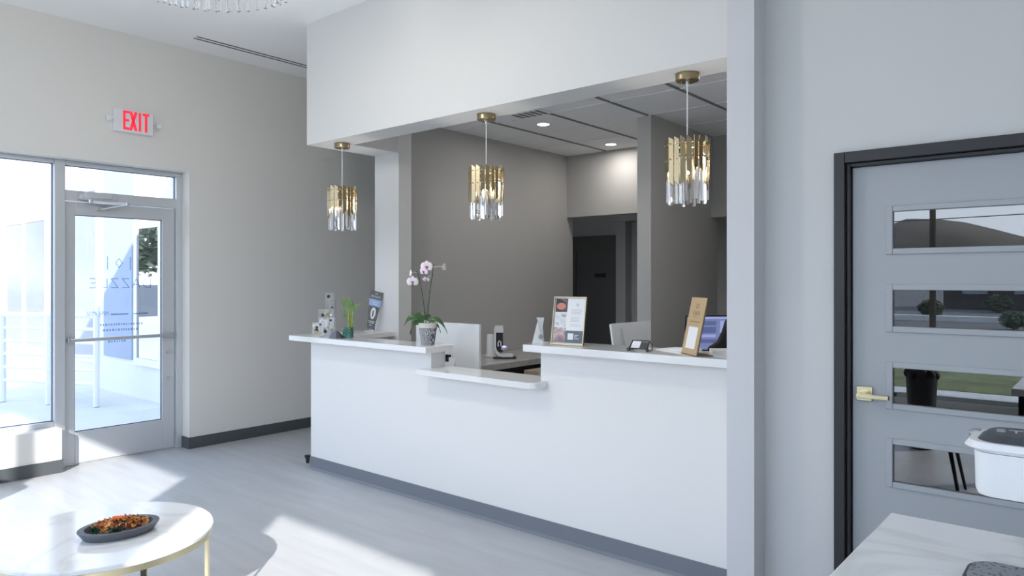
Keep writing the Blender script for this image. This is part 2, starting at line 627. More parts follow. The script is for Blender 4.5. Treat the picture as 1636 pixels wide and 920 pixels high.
struct('wall_side', MB().box(-1.3, -1.2, 3.42, 6.63, 0, 3.0), M['wall_dark'], 'side wall of the reception hidden by the white column', 'wall')
fw_ = MB().box(-6.2, 1.6, 8.4, 8.55, 0, 2.75).box(-4.9, 1.6, 9.9, 10.05, 0, ZC).box(1.5, 1.6, 3.4, 8.4, 0, 3.0)
fw_.box(-6.2, -4.8, 9.9, 10.05, 0, ZC).box(-5.15, -5.0, 8.25, 8.4, 0, 2.3).box(-5.2, -3.0, 8.2, 8.4, 2.26, 2.38)
fw_.box(-1.2, 1.5, 6.63, 6.745, 0, 3.0)
struct('wall_corridor', fw_, M['wall_dark'], 'shaded corridor walls beyond the reception opening', 'wall')
struct('roof', MB().box(-6.42, 4.2, -2.63, 10.05, 3.62, 4.2), M['stucco'], 'flat roof over the lobby', 'roof')

# dark corridor door
d3 = thing('door_3', 'dark corridor door seen through the reception opening', 'door', (-5.5, 8.38, 0), kind='structure')
MB().box(-5.86, -5.17, 8.345, 8.38, 0.01, 1.89).build('door_leaf', M['darkdoor'], d3)
MB().box(-5.97, -5.86, 8.33, 8.40, 0, 2.09).box(-5.17, -5.152, 8.33, 8.4, 0, 2.09).box(-5.86, -5.17, 8.33, 8.40, 1.89, 2.09).build('door_frame', M['darkframe'], d3)
sp = MB().box(-5.55, -5.37, 8.335, 8.346, 1.515, 1.57).build('sign_plate', M['black'], d3)
tag(sp, 'small black sign plate')

# ------------------------------------------------------------------ storefront windows
def storefront(idx, label, x0, x1, y0, y1, z0, z1, mull, axis):
    t = thing('window_%d' % idx, label, 'window', ((x0 + x1) / 2, (y0 + y1) / 2, z0), kind='structure')
    f = MB()
    fwid = 0.05
    if axis == 'x':
        f.box(x0, x1, y0, y1, z0, z0 + fwid).box(x0, x1, y0, y1, z1 - fwid, z1)
        for xm in [x0 + fwid / 2, x1 - fwid / 2] + list(mull):
            f.box(xm - fwid / 2, xm + fwid / 2, y0, y1, z0 + fwid, z1 - fwid)
        f.build('window_frame', M['alu'], t)
        xs = sorted([x0 + fwid / 2, x1 - fwid / 2] + list(mull))
        for a, b in zip(xs[:-1], xs[1:]):
            MB().box(a + fwid / 2, b - fwid / 2, (y0 + y1) / 2 - 0.004, (y0 + y1) / 2 + 0.004, z0 + fwid, z1 - fwid).build('pane', M['glass'], t, smooth=0)
    return t


storefront(2, 'wide storefront window behind the viewer left of the pier', -5.9, -0.65, YB - 0.15, YB - 0.05, WZ0, WZ1, [-2.33, -3.85, -5.0], 'x')
storefront(3, 'wide storefront window behind the viewer right of the pier', 0.45, 3.6, YB - 0.15, YB - 0.05, WZ0, WZ1, [2.0], 'x')

# side window next to the entrance door
w1 = thing('window_1', 'tall sidelight window left of the entrance door', 'window', (-6.36, 0, SILL), kind='structure')
f = MB()
YM0, YM1 = 1.954, 2.028
f.box(-6.42, -6.33, J0, YM0, SILL, 0.372).box(-6.42, -6.33, J0, YM0, 2.393, ZO)
f.box(-6.42, -6.33, J0, J0 + 0.06, 0.372, 2.393)
f.build('window_frame', M['alu'], w1, bevel=0.003)
MB().box(-6.425, -6.32, YM0, YM1, 0, ZO).build('mullion', M['alu'], w1, bevel=0.003)
MB().box(-6.385, -6.377, J0 + 0.06, YM0, 0.372, 2.393).build('pane', M['tintglass'], w1, smooth=0)

# ------------------------------------------------------------------ entrance door
d1 = thing('door_1', 'white metal framed glass entrance door with push bar under the exit sign', 'door', (-6.38, 2.46, 0), kind='structure')
L0, L1 = 2.034, 2.897
f = MB().box(-6.42, -6.33, YM1, J1, 2.388, ZO).box(-6.42, -6.33, YM1, 2.905, 2.11, 2.19).box(-6.42, -6.33, 2.905, J1, 0, 2.388)
f.box(-6.42, -6.36, YM1, 2.905, 0, 0.006)
f.build('door_frame', M['alu'], d1, bevel=0.003)
MB().box(-6.385, -6.377, YM1, 2.905, 2.19, 2.388).build('transom_pane', M['tintglass'], d1, smooth=0)
f = MB().box(-6.40, -6.355, L0, 2.108, 0.012, 2.104).box(-6.40, -6.355, 2.791, L1, 0.012, 2.104)
f.box(-6.40, -6.355, 2.108, 2.791, 0.012, 0.262).box(-6.40, -6.355, 2.108, 2.791, 2.0, 2.104)
leaf = f.build('door_leaf', M['alu'], d1, bevel=0.003)
MB().box(-6.382, -6.376, 2.108, 2.791, 0.262, 2.0).build('pane', M['tintglass'], d1, smooth=0)
pb = MB()
pb.box(-6.335, -6.312, 2.05, 2.88, 0.985, 1.012)
pb.box(-6.356, -6.312, 2.045, 2.062, 0.983, 1.014).box(-6.356, -6.312, 2.868, 2.885, 0.983, 1.014)
pb.build('push_bar', M['steel'], d1, bevel=0.004)
cb = MB().box(-6.33, -6.285, 2.12, 2.40, 2.12, 2.17).box(-6.33, -6.278, 2.16, 2.36, 2.135, 2.182)
cb_ = cb.build('door_closer', M['alu'], d1, bevel=0.006)
ar = MB().tube([(-6.30, 2.20, 2.115), (-6.20, 2.44, 2.100)], 0.009, 8).tube([(-6.20, 2.44, 2.100), (-6.345, 2.30, 2.06)], 0.008, 8)
ar.tube([(-6.30, 2.20, 2.125), (-6.30, 2.20, 2.095)], 0.018, 10).tube([(-6.20, 2.44, 2.112), (-6.20, 2.44, 2.088)], 0.014, 10)
ar.box(-6.356, -6.335, 2.27, 2.33, 2.045, 2.075)
ar.build('closer_arm', M['steel'], cb_)
for z, rr in ((0.85, 0.018), (0.62, 0.011)):
    MB().tube([(-6.356, 2.845, z), (-6.340, 2.845, z)], rr, 16).build('lock_cylinder', M['steel'], d1)
def gasket(y0, y1, z0, z1, par):
    g_ = MB()
    for xx in ((-6.3765, -6.3725),):
        g_.box(xx[0], xx[1], y0, y1, z0, z0 + 0.006).box(xx[0], xx[1], y0, y1, z1 - 0.006, z1)
        g_.box(xx[0], xx[1], y0, y0 + 0.006, z0 + 0.006, z1 - 0.006).box(xx[0], xx[1], y1 - 0.006, y1, z0 + 0.006, z1 - 0.006)
    g_.build('gasket', M['gasket'], par)
gasket(2.108, 2.791, 0.262, 2.0, d1)
gasket(YM1, 2.905, 2.19, 2.388, d1)
gasket(J0 + 0.06, YM0, 0.372, 2.393, w1)
# mirrored vinyl lettering on the door glass (read from outside)
lt = MB()
gx = -6.373
UX, UZ = (0, -1, 0), (0, 0, 1)          # text runs towards -Y, so it reads reversed from inside
cyt = 2.445
GL = {'D': [[(0, 0), (0, 1), (0.45, 1), (0.8, 0.75), (0.8, 0.25), (0.45, 0), (0, 0)]], 'A': [[(0, 0), (0.42, 1), (0.84, 0)], [(0.17, 0.36), (0.67, 0.36)]],
      'Z': [[(0, 1), (0.75, 1), (0, 0), (0.75, 0)]], 'L': [[(0, 1), (0, 0), (0.6, 0)]], 'E': [[(0.62, 1), (0, 1), (0, 0), (0.62, 0)], [(0, 0.52), (0.5, 0.52)]]}
def glyphs(word, y_first, step, z0, hgt, th):
    for i, chh_ in enumerate(word):
        for line in GL[chh_]:
            for p, q in zip(line[:-1], line[1:]):
                A = Vector((gx, y_first - i * step - p[0] * hgt, z0 + p[1] * hgt))
                B = Vector((gx, y_first - i * step - q[0] * hgt, z0 + q[1] * hgt))
                e = Vector((0, -(B - A).z, (B - A).y)).normalized() * th / 2
                lt.prism([A - e, B - e, B + e, A + e], (0.0008, 0, 0))
glyphs('DAZZLE', 2.70, 0.087, 1.415, 0.075, 0.007)
lt.text('MPH, MHA', 0.055, (gx, 2.28, 1.20), UX, UZ, 0.001, width=0.17)
for (ya, yb) in ((2.38, 2.52), (2.56, 2.68)):
    lt.box(gx - 0.0005, gx + 0.0005, ya, yb, 1.187, 1.20)
for zz, ya, yb in ((1.10, 2.30, 2.64), (1.055, 2.32, 2.60), (0.96, 2.36, 2.50)):
    k = ya
    while k < yb:
        wd = random.uniform(0.008, 0.018)
        lt.box(gx - 0.0005, gx + 0.0005, k, k + wd, zz, zz + 0.018)
        k += wd + 0.009
dm = [Vector((gx, cyt - 0.03, 1.62)), Vector((gx, cyt, 1.665)), Vector((gx, cyt + 0.03, 1.62)), Vector((gx, cyt, 1.575))]
dmi = [Vector((gx, cyt, 1.62)).lerp(q, 0.72) for q in dm]
for i in range(4):
    j = (i + 1) % 4
    lt.prism([dm[i], dm[j], dmi[j], dmi[i]], (0.0008, 0, 0))
for yy in (cyt - 0.09, cyt + 0.09):
    lt.box(gx - 0.0005, gx + 0.0005, yy - 0.004, yy + 0.004, 1.565, 1.675)
lo = lt.build('vinyl_lettering', M['frost'], d1, smooth=0)
tag(lo, 'grey reversed vinyl lettering on the glass')

# ------------------------------------------------------------------ grey interior door with four panes
d2 = thing('door_2', 'grey door with four horizontal panes in a black frame', 'door', (-0.42, 3.3, 0), kind='structure')
f = MB().box(-0.932, -0.888, 3.245, 3.40, 0, 2.025).box(0.058, 0.102, 3.245, 3.40, 0, 2.025).box(-0.888, 0.058, 3.245, 3.40, 1.978, 2.025)
f.box(-0.888, -0.872, 3.27, 3.40, 0, 1.978).box(0.042, 0.058, 3.27, 3.40, 0, 1.978).box(-0.872, 0.042, 3.27, 3.40, 1.962, 1.978)
f.build('door_frame', M['frame'], d2, bevel=0.003)
PX0, PX1 = -0.712, -0.12
ZP = [(1.610, 1.764), (1.287, 1.438), (0.966, 1.115), (0.641, 0.797)]
f = MB().box(-0.868, PX0, 3.295, 3.335, 0.008, 1.96).box(PX1, 0.038, 3.295, 3.335, 0.008, 1.96)
zz = [0.008] + [q for z in sorted(ZP) for q in z] + [1.96]
for a, b in zip(zz[0::2], zz[1::2]):
    f.box(PX0, PX1, 3.295, 3.335, a, b)
f.build('door_leaf', M['door'], d2)
for z0, z1 in ZP:
    mo = MB().box(PX0 - 0.026, PX0, 3.287, 3.30, z0 - 0.024, z1 + 0.024).box(PX1, PX1 + 0.026, 3.287, 3.30, z0 - 0.024, z1 + 0.024)
    mo.box(PX0, PX1, 3.287, 3.30, z1, z1 + 0.024).box(PX0, PX1, 3.287, 3.30, z0 - 0.024, z0)
    mo.build('molding', M['door'], d2, bevel=0.003)
    MB().box(PX0, PX1, 3.303, 3.309, z0, z1).build('pane', M['darkpane'], d2, smooth=0)
hd = MB().box(-0.853, -0.789, 3.285, 3.297, 0.966, 1.028).build('handle_rosette', M['gold'], d2, bevel=0.003)
hl = MB().tube([(-0.826, 3.29, 0.996), (-0.826, 3.235, 0.996)], 0.013, 16)
hl.box(-0.838, -0.714, 3.222, 3.242, 0.985, 1.004)
hl.build('lever', M['gold'], hd, bevel=0.003)

# ------------------------------------------------------------------ reception counter
CBX0, CBX1 = -4.835, -1.368
SX0, SX1 = -3.467, -2.548                 # the low middle section
rc = thing('reception_counter', 'long white reception counter with a stepped stone top', 'reception counter', (-3.1, 3.33, 0))
f = MB().box(CBX0, SX0, YF, 3.40, 0, 1.006).box(SX0, SX1, YF, 3.40, 0, 0.86).box(SX1, CBX1, YF, 3.40, 0, 1.072)
f.box(CBX0, CBX0 + 0.13, 3.40, 3.95, 0, 1.006)
f.build('counter_body', M['white'], rc)
sl1 = MB().box(-4.955, -3.392, 3.15, 3.40, 1.006, 1.046).box(-4.955, -4.62, 3.40, 3.95, 1.006, 1.046)
sl1.build('countertop', M['quartz'], rc, bevel=0.003)
# low ledge with rounded right corners and a pointed left end that wraps the body
pl = [(-3.49, 3.15), (-2.545, 3.15)]
for a in range(0, 91, 15):
    pl.append((-2.545 + 0.045 * math.sin(math.radians(a)), 3.195 - 0.045 * math.cos(math.radians(a))))
pl += [(-2.50, YF - 0.001), (SX1, YF - 0.001), (SX1, 3.43), (SX0, 3.43), (SX0, YF - 0.001), (-3.49, YF - 0.001)]
led = MB().prism([(x, y, 0.862) for x, y in pl], (0, 0, 0.036))
led.build('low_ledge', M['quartz'], rc, bevel=0.003)
MB().box(-2.585, CBX1 - 0.002, 3.15, 3.47, 1.072, 1.112).build('countertop', M['quartz'], rc, bevel=0.003)
bs = MB().box(CBX0 - 0.003, CBX1 - 0.002, YF - 0.007, YF + 0.01, 0, 0.098).box(CBX0 - 0.003, CBX0, YF, 3.95, 0, 0.098)
bs.build('base_strip', M['base'], rc)
MB().prism([(CBX0 - 0.003, YF - 0.007, 0), (CBX0 - 0.003, YF - 0.017, 0), (CBX0 - 0.003, YF - 0.015, 0.006), (CBX0 - 0.003, YF - 0.007, 0.018)], (CBX1 - CBX0, 0, 0)).build('cove_lip', M['base'], rc)

# staff desks
sd = thing('staff_desk', 'low staff desk hidden behind the reception counter', 'desk', (-2.9, 3.75, 0))
MB().box(-4.58, -1.42, 3.48, 4.02, 0.71, 0.75).build('desktop', M['deskquartz'], sd, bevel=0.003)
for x in (-4.5, -2.6, -1.5):
    MB().box(x, x + 0.04, 3.5, 3.98, 0, 0.71).build('leg', M['white'], sd)
wd = thing('wall_desk', 'grey stone side desk along the grey reception side wall', 'desk', (-4.45, 5.2, 0))
MB().box(-4.788, -4.12, 4.35, 6.2, 0.695, 0.75).build('desktop', M['deskquartz'], wd, bevel=0.003)
MB().box(-4.788, -4.20, 4.38, 4.42, 0, 0.695).build('leg', M['darkdoor'], wd)
MB().box(-4.788, -4.14, 6.15, 6.19, 0, 0.695).build('leg', M['darkdoor'], wd)
MB().box(-4.788, -4.77, 4.42, 6.15, 0.1, 0.695).build('back_panel', M['darkdoor'], wd)

# ------------------------------------------------------------------ pendants over the counter
def make_pendant():
    t = thing('pendant_lamp', 'brass and crystal pendant over the counter nearest the entrance door, leftmost of three', 'pendant lamp', (0, 0, 0), group='brass pendants over the reception counter')
    can = MB().lathe([(0.0, -0.0), (0.060, 0.0), (0.060, -0.034), (0.056, -0.038), (0, -0.038)], n=40).build('canopy', M['brassd'], t)
    for a in (0.6, 2.7, 4.8):
        MB().lathe([(0.004, -0.036), (0.004, -0.046), (0.0, -0.047)], (0.03 * math.cos(a), 0.03 * math.sin(a), 0), 10).build('screw', M['brassd'], can)
    MB().tube([(0, 0, -0.03), (0, 0, -0.40)], 0.0035, 8).tube([(0, 0, -0.03), (0, 0, -0.06)], 0.008, 10).build('cord', M['paper'], t)
    zt = -0.335
    fr = MB()
    for z in (zt - 0.03, zt - 0.10):
        ring = [(0.088 * math.cos(2 * PI * i / 36), 0.088 * math.sin(2 * PI * i / 36), z) for i in range(37)]
        fr.tube(ring, 0.004, 6, cap=False)
    for a in range(3):
        c, s = math.cos(a * 2 * PI / 3), math.sin(a * 2 * PI / 3)
        fr.tube([(0, 0, zt - 0.03), (0.088 * c, 0.088 * s, zt - 0.03)], 0.003, 6)
    fr.tube([(0, 0, zt - 0.02), (0, 0, zt - 0.09)], 0.018, 12)
    fr.build('ring_frame', M['brassd'], t)
    rnd = random.Random(3)
    NB = 20
    for i in range(NB):
        a = 2 * PI * (i + 0.5) / NB
        rr = 0.100 + 0.005 * (i % 2)
        c, s = math.cos(a), math.sin(a)
        hw = 0.0125
        zl = -0.585 + rnd.choice([0.0, 0.025, 0.05, 0.07])
        cut = 0.026 if rnd.random() < 0.6 else -0.026
        tl = math.radians(24 if i % 2 else 8)
        tx, ty = -math.sin(a + tl), math.cos(a + tl)
        nx, ny = math.cos(a + tl), math.sin(a + tl)
        p = []
        for (u, z) in ((-hw, zl + max(0, cut)), (hw, zl + max(0, -cut)), (hw, zt - 0.016), (-hw, zt)):
            p.append((rr * c + tx * u, rr * s + ty * u, z))
        b = MB().prism(p, (nx * 0.004, ny * 0.004, 0))
        for zz_ in (zt - 0.036, zt - 0.115):
            b.tube([(c * (rr + 0.003), s * (rr + 0.003), zz_), (c * (rr + 0.010), s * (rr + 0.010), zz_)], 0.0035, 8)
        b.build('brass_bar', M['brass'], t)
    for i in range(NB):
        a = 2 * PI * i / NB
        c, s = math.cos(a), math.sin(a)
        rr = 0.090 + 0.006 * (i % 2)
        zl = -0.655 - rnd.choice([0.0, 0.01, 0.022])
        p = []
        for k in range(3):
            b_ = a + 2 * PI * k / 3
            p.append((rr * c + 0.0105 * math.cos(b_), rr * s + 0.0105 * math.sin(b_), zl))
        MB().prism(p, (0, 0, zt - 0.09 - zl)).build('crystal_rod', M['crystal'], t, smooth=0)
    for k in range(3):
        a = 2 * PI * k / 3 + 0.4
        MB().lathe([(0.0, 0), (0.006, 0.004), (0.010, 0.02), (0.006, 0.045), (0.0, 0.06)], (0.035 * math.cos(a), 0.035 * math.sin(a), zt - 0.19), 12).build('bulb', M['bulb'], t)
    pl_ = bpy.data.lights.new('pendant_bulb_lamp', 'POINT')
    pl_.energy = 6
    pl_.color = (1.0, 0.94, 0.86)
    pl_.shadow_soft_size = 0.03
    po_ = bpy.data.objects.new('pendant_bulb_lamp', pl_)
    COL.objects.link(po_)
    po_.parent = t
    po_.location = (0, 0, -0.44)
    return t


pen = make_pendant()
for i, (x, lab) in enumerate(((-4.625, None), (-3.104, 'brass and crystal pendant in front of the grey side wall, middle one of three'),
                              (-1.698, 'brass and crystal pendant beside the white column, rightmost of three'))):
    o = pen if i == 0 else copy_tree(pen)
    o.location = (x, 3.412, 2.545)
    o.rotation_euler = (0, 0, 0.35 * i)
    if lab:
        o['label'] = lab

# ------------------------------------------------------------------ chandelier over the coffee table
ch = thing('chandelier', 'round crystal rod chandelier hanging from the lobby ceiling at the top edge', 'chandelier', (-3.285, 1.60, ZC))
cc = Vector((-3.285, 1.60, 0))
MB().lathe([(0, ZC), (0.16, ZC), (0.16, ZC - 0.03), (0, ZC - 0.03)], cc, 40).build('canopy', M['chrome'], ch)
rg = MB()
for rr in (0.455, 0.40, 0.30):
    rg.tube([(cc.x + rr * math.cos(2 * PI * i / 48), cc.y + rr * math.sin(2 * PI * i / 48), 3.22) for i in range(49)], 0.008, 8, cap=False)
for a in range(6):
    rg.tube([(cc.x, cc.y, 3.22), (cc.x + 0.455 * math.cos(a * PI / 3), cc.y + 0.455 * math.sin(a * PI / 3), 3.22)], 0.006, 6)
rg.build('ring_frame', M['chrome'], ch)
for a in range(3):
    MB().tube([(cc.x + 0.12 * math.cos(a * 2.1), cc.y + 0.12 * math.sin(a * 2.1), 3.22), (cc.x + 0.12 * math.cos(a * 2.1), cc.y + 0.12 * math.sin(a * 2.1), ZC - 0.02)], 0.003, 6).build('wire', M['steel'], ch)
for (rr, nn, zb, ph) in ((0.455, 54, 2.905, 0.0), (0.40, 45, 2.88, 0.07)):
    for i in range(nn):
        a = 2 * PI * i / nn + ph
        px, py = cc.x + rr * math.cos(a), cc.y + rr * math.sin(a)
        p = [(px + 0.010 * math.cos(a + 2 * PI * k / 3), py + 0.010 * math.sin(a + 2 * PI * k / 3), zb) for k in range(3)]
        MB().prism(p, (0, 0, 3.21 - zb)).build('crystal_rod', M['crystal'], ch, smooth=0)

cl_d = bpy.data.lights.new('chandelier_lamp', 'POINT')
cl_d.energy = 50
cl_d.color = (1.0, 0.93, 0.84)
cl_d.shadow_soft_size = 0.12
cl_o = bpy.data.objects.new('chandelier_lamp', cl_d)
COL.objects.link(cl_o)
cl_o.parent = ch
cl_o.location = (0, 0, -0.70)
# ------------------------------------------------------------------ downlights, vents, exit sign
for i, (x, y, lab) in enumerate(((-3.964, 5.124, 'lit round downlight in the reception ceiling right of the middle pendant'),
                                 (-4.013, 6.333, 'lit round downlight near the reception back wall'),
                                 (-1.75, 4.9, 'unseen round downlight added to brighten the reception, behind the white column'))):  # third one is out of view, added to brighten fin wall and tiles
    t = thing('downlight', lab, 'ceiling light', (x, y, 2.89), group='recessed downlights over the reception')
    MB().lathe([(0.055, 0), (0.075, 0), (0.075, -0.006), (0.055, -0.006), (0.055, 0)], (x, y, 2.89), 32).build('trim_ring', M['tbarw'], t)
    MB().lathe([(0, -0.002), (0.055, -0.002), (0.055, -0.005), (0, -0.005)], (x, y, 2.89), 32).build('lens', M['lamp'], t)
    ld = bpy.data.lights.new('downlight_lamp', 'AREA')
    ld.shape = 'DISK'
    ld.size = 0.1
    ld.energy = 5.5 if i < 2 else 7
    ld.color = (1.0, 0.95, 0.88)
    lo = bpy.data.objects.new('downlight_lamp', ld)
    COL.objects.link(lo)
    lo.parent = t
    lo.location = (0, 0, -0.02)
av = thing('air_vent', 'grey louvred air vent in the reception tiles behind the middle pendant', 'air vent', (-3.78, 4.70, 2.89))
MB().box(-3.95, -3.62, 4.62, 4.80, 2.878, 2.889).build('vent_frame', M['tile'], av)
vb = MB()
for k in range(5):
    vb.box(-3.93 + 0.062 * k, -3.895 + 0.062 * k, 4.635, 4.785, 2.875, 2.8785)
vb.build('slots', M['tbar'], av)
sv = thing('slot_diffuser', 'long twin-slot air diffuser in the white lobby ceiling', 'air vent', (-5.85, 3.7, ZC))
MB().box(-5.90, -5.80, 2.83, 4.75, ZC - 0.004, ZC - 0.0005).build('diffuser_frame', M['ceiling'], sv)
for xx in (-5.888, -5.832):
    MB().box(xx, xx + 0.019, 2.84, 4.74, ZC - 0.006, ZC - 0.003).build('slot', M['black'], sv)

ex = thing('exit_sign', 'white EXIT sign with red letters above the entrance door', 'exit sign', (XL, 2.478, 2.77))
MB().box(XL, XL + 0.045, 2.325, 2.632, 2.682, 2.868).build('housing', M['plastic'], ex, bevel=0.006)
tx = MB()
# block letters E X I T, strokes built as bars
zx0, zx1 = 2.702, 2.856
lx = XL + 0.045
def bar(y0, y1, z0, z1):
    tx.box(lx, lx + 0.003, y0, y1, z0, z1)
bar(2.392, 2.410, zx0, zx1); bar(2.410, 2.440, zx1 - 0.02, zx1); bar(2.410, 2.438, 2.769, 2.789); bar(2.410, 2.440, zx0, zx0 + 0.02)
for (a, b) in (((2.450, zx1), (2.492, zx0)), ((2.492, zx1), (2.450, zx0))):
    tx.prism([(lx, a[0] - 0.011, a[1]), (lx, a[0] + 0.011, a[1]), (lx, b[0] + 0.011, b[1]), (lx, b[0] - 0.011, b[1])], (0.003, 0, 0))
bar(2.514, 2.532, zx0, zx1)
bar(2.545, 2.598, zx1 - 0.02, zx1); bar(2.562, 2.581, zx0, zx1 - 0.02)
tx.build('letters', M['red'], ex, smooth=0)
for yy, sgn in ((2.325, -1), (2.632, 1)):
    q = MB().tube([(XL + 0.022, yy, 2.79), (XL + 0.022, yy + sgn * 0.02, 2.79)], 0.012, 10)
    c0 = Vector((XL + 0.03, yy + sgn * 0.042, 2.785))
    q.tube([c0 + Vector((-0.02, 0, 0.012)), c0 + Vector((0.0, 0, 0.0)), c0 + Vector((0.03, 0, -0.015))], [0.010, 0.017, 0.023], 16)
    q.build('lamp_head', M['plastic'], ex)

# ------------------------------------------------------------------ coffee table and tray
ct = thing('coffee_table', 'round white marble coffee table with a gold frame by the entrance', 'coffee table', (-3.152, 1.158, 0))
tcx, tcy, TR = -3.152, 1.158, 0.407
MB().lathe([(0, 0.432), (TR - 0.004, 0.432), (TR, 0.436), (TR, 0.446), (TR - 0.004, 0.45), (0, 0.45)], (tcx, tcy, 0), 96).build('tabletop', M['marble'], ct)
MB().lathe([(TR - 0.016, 0.408), (TR - 0.004, 0.408), (TR - 0.004, 0.4319), (TR - 0.016, 0.4319), (TR - 0.016, 0.408)], (tcx, tcy, 0), 96).build('rim_band', M['gold'], ct)
for a in (47, 137, 227, 317):
    ar_ = math.radians(a)
    c, s = math.cos(ar_), math.sin(ar_)
    rr = TR - 0.010
    ctr = Vector((tcx + rr * c, tcy + rr * s, 0))
    e1, e2 = Vector((-s, c, 0)) * 0.013, Vector((c, s, 0)) * 0.006
    MB().hexa([ctr - e1 - e2, ctr + e1 - e2, ctr + e1 + e2, ctr - e1 + e2] + [q + Vector((0, 0, 0.41)) for q in (ctr - e1 - e2, ctr + e1 - e2, ctr + e1 + e2, ctr - e1 + e2)]).build('leg', M['gold'], ct)
MB().lathe([(TR - 0.016, 0.0), (TR - 0.004, 0.0), (TR - 0.004, 0.014), (TR - 0.016, 0.014), (TR - 0.016, 0.0)], (tcx, tcy, 0), 96).build('floor_ring', M['gold'], ct)

TRAY = Vector((-3.10, 1.19, 0.4502))
tr_rot = math.radians(84)
tm = mat('tray_slate', (0.10, 0.11, 0.125), rough=0.5)
tr = MB().lathe([(0, 0), (0.128, 0), (0.150, 0.030), (0.150, 0.034), (0.126, 0.034), (0.118, 0.012), (0, 0.010)], TRAY, 64, sy=0.74, rot=tr_rot)
tag(tr.build('tray', tm), 'shallow oval slate tray holding potpourri on the round coffee table', 'tray')
pp = MB()
pm = [mat('petal_brown', (0.42, 0.15, 0.05), 0.7), mat('petal_orange', (0.72, 0.25, 0.04), 0.7), mat('petal_tan', (0.70, 0.42, 0.18), 0.7),
      mat('petal_maroon', (0.13, 0.02, 0.03), 0.7), mat('moss_green', (0.01, 0.07, 0.035), 0.8)]
rp_ = random.Random(11)
for k in range(380):
    q = math.sqrt(rp_.random())
    a = rp_.random() * 2 * PI
    x, y = q * 0.107 * math.cos(a), q * 0.107 * 0.74 * math.sin(a)
    green = (q > 0.75 and (math.cos(a - 3.3) > 0.93 or math.cos(a - 0.5) > 0.97 or math.cos(a + 1.9) > 0.97))
    pp.cur = 4 if green else rp_.choice([0, 0, 1, 1, 2, 2, 3])
    z = 0.024 + 0.022 * (1 - q * q) + rp_.uniform(-0.004, 0.009)
    p = TRAY + Vector((x * math.cos(tr_rot) - y * math.sin(tr_rot), x * math.sin(tr_rot) + y * math.cos(tr_rot), z))
    d = Vector((rp_.uniform(-1, 1), rp_.uniform(-1, 1), rp_.uniform(-0.35, 0.6))).normalized()
    sdv = d.cross(Vector((rp_.uniform(-1, 1), rp_.uniform(-1, 1), 1))).normalized()
    ln = rp_.uniform(0.012, 0.027)
    up = Vector((0, 0, ln * 0.35))
    pp.strap([p - d * ln * 0.5 + up, p - d * ln * 0.15, p + d * ln * 0.2, p + d * ln * 0.5 + up], [0.002, ln * 0.3, ln * 0.28, 0.001], sdv, 0.0008, 0.4)
tag(pp.build('potpourri', pm), 'dried brown and orange petals filling the slate tray', 'potpourri', kind='stuff')
fl = MB()
fc = TRAY + Vector((0.004, -0.006, 0.060))
for k in range(22):
    a = 2 * PI * k / 22
    r1 = 0.030 if k % 2 else 0.022
    dv = Vector((math.cos(a), math.sin(a), 0))
    fl.strap([fc, fc + dv * r1 * 0.5 + Vector((0, 0, 0.006)), fc + dv * r1 + Vector((0, 0, 0.003 + 0.006 * (k % 2 == 0)))], [0.002, 0.0045, 0.001], dv.cross(Vector((0, 0, 1))), 0.0008, 0.2)
tag(fl.build('dried_flower', mat('flower_orange', (0.85, 0.20, 0.03), 0.6)), 'bright orange dried daisy lying on the potpourri', 'dried flower')

# ------------------------------------------------------------------ marble refreshment counter and coffee maker
rcx0, rcx1, rcy0, rcy1 = -0.433, 0.75, 1.28, 1.975
mt = thing('refreshment_counter', 'white marble topped black cabinet in the right foreground', 'cabinet', ((rcx0 + rcx1) / 2, (rcy0 + rcy1) / 2, 0))
MB().box(rcx0, rcx1, rcy0, rcy1, 0.862, 0.90).build('marble_top', M['marble'], mt, bevel=0.004)
MB().box(rcx0 + 0.03, rcx1 - 0.03, rcy0 + 0.03, rcy1 - 0.03, 0.08, 0.862).build('cabinet_body', M['black'], mt)
for x in (rcx0 + 0.04, (rcx0 + rcx1) / 2 + 0.005):
    dd = MB().box(x, x + 0.54, rcy0 + 0.012, rcy0 + 0.03, 0.10, 0.85).build('cabinet_door', M['black'], mt, bevel=0.002)
    MB().tube([(x + 0.27, rcy0 + 0.0, 0.70), (x + 0.27, rcy0 + 0.0, 0.82)], 0.005, 8).build('handle', M['gold'], dd)
MB().box(rcx0 + 0.06, rcx1 - 0.06, rcy0 + 0.08, rcy1 - 0.06, 0, 0.08).build('plinth', M['black'], mt)

# coffee maker, front towards -X
km = thing('coffee_maker', 'white capsule coffee maker on the marble counter, cut by the right edge', 'coffee maker', (-0.05, 1.66, 0.90))
def rbox_poly(x0, x1, y0, y1, r, n=6, corners=(1, 1, 1, 1)):
    pts = []
    for (cx_, cy_, a0, on) in ((x1 - r, y1 - r, 0, corners[0]), (x0 + r, y1 - r, 90, corners[1]), (x0 + r, y0 + r, 180, corners[2]), (x1 - r, y0 + r, 270, corners[3])):
        for k in range(n + 1):
            a = math.radians(a0 + 90 * k / n)
            pts.append((cx_ + r * math.cos(a), cy_ + r * math.sin(a)))
    return pts
KX0, KX1, KY0, KY1 = -0.225, 0.16, 1.54, 1.695
base = MB().prism([(x, y, 0.9005) for x, y in rbox_poly(KX0, KX1, KY0, KY1, 0.05)], (0, 0, 0.022))
base.build('base', M['darkgrey'], km, bevel=0.003)
gm = mat('drip_grille', (0.26, 0.28, 0.31), rough=0.45)
gn = gm.node_tree
gt = gn.nodes.new('ShaderNodeTexCoord'); gv = gn.nodes.new('ShaderNodeTexVoronoi'); gr = gn.nodes.new('ShaderNodeValToRGB')
gv.inputs['Scale'].default_value = 110
gr.color_ramp.elements[0].position = 0.25; gr.color_ramp.elements[0].color = (0.05, 0.055, 0.065, 1)
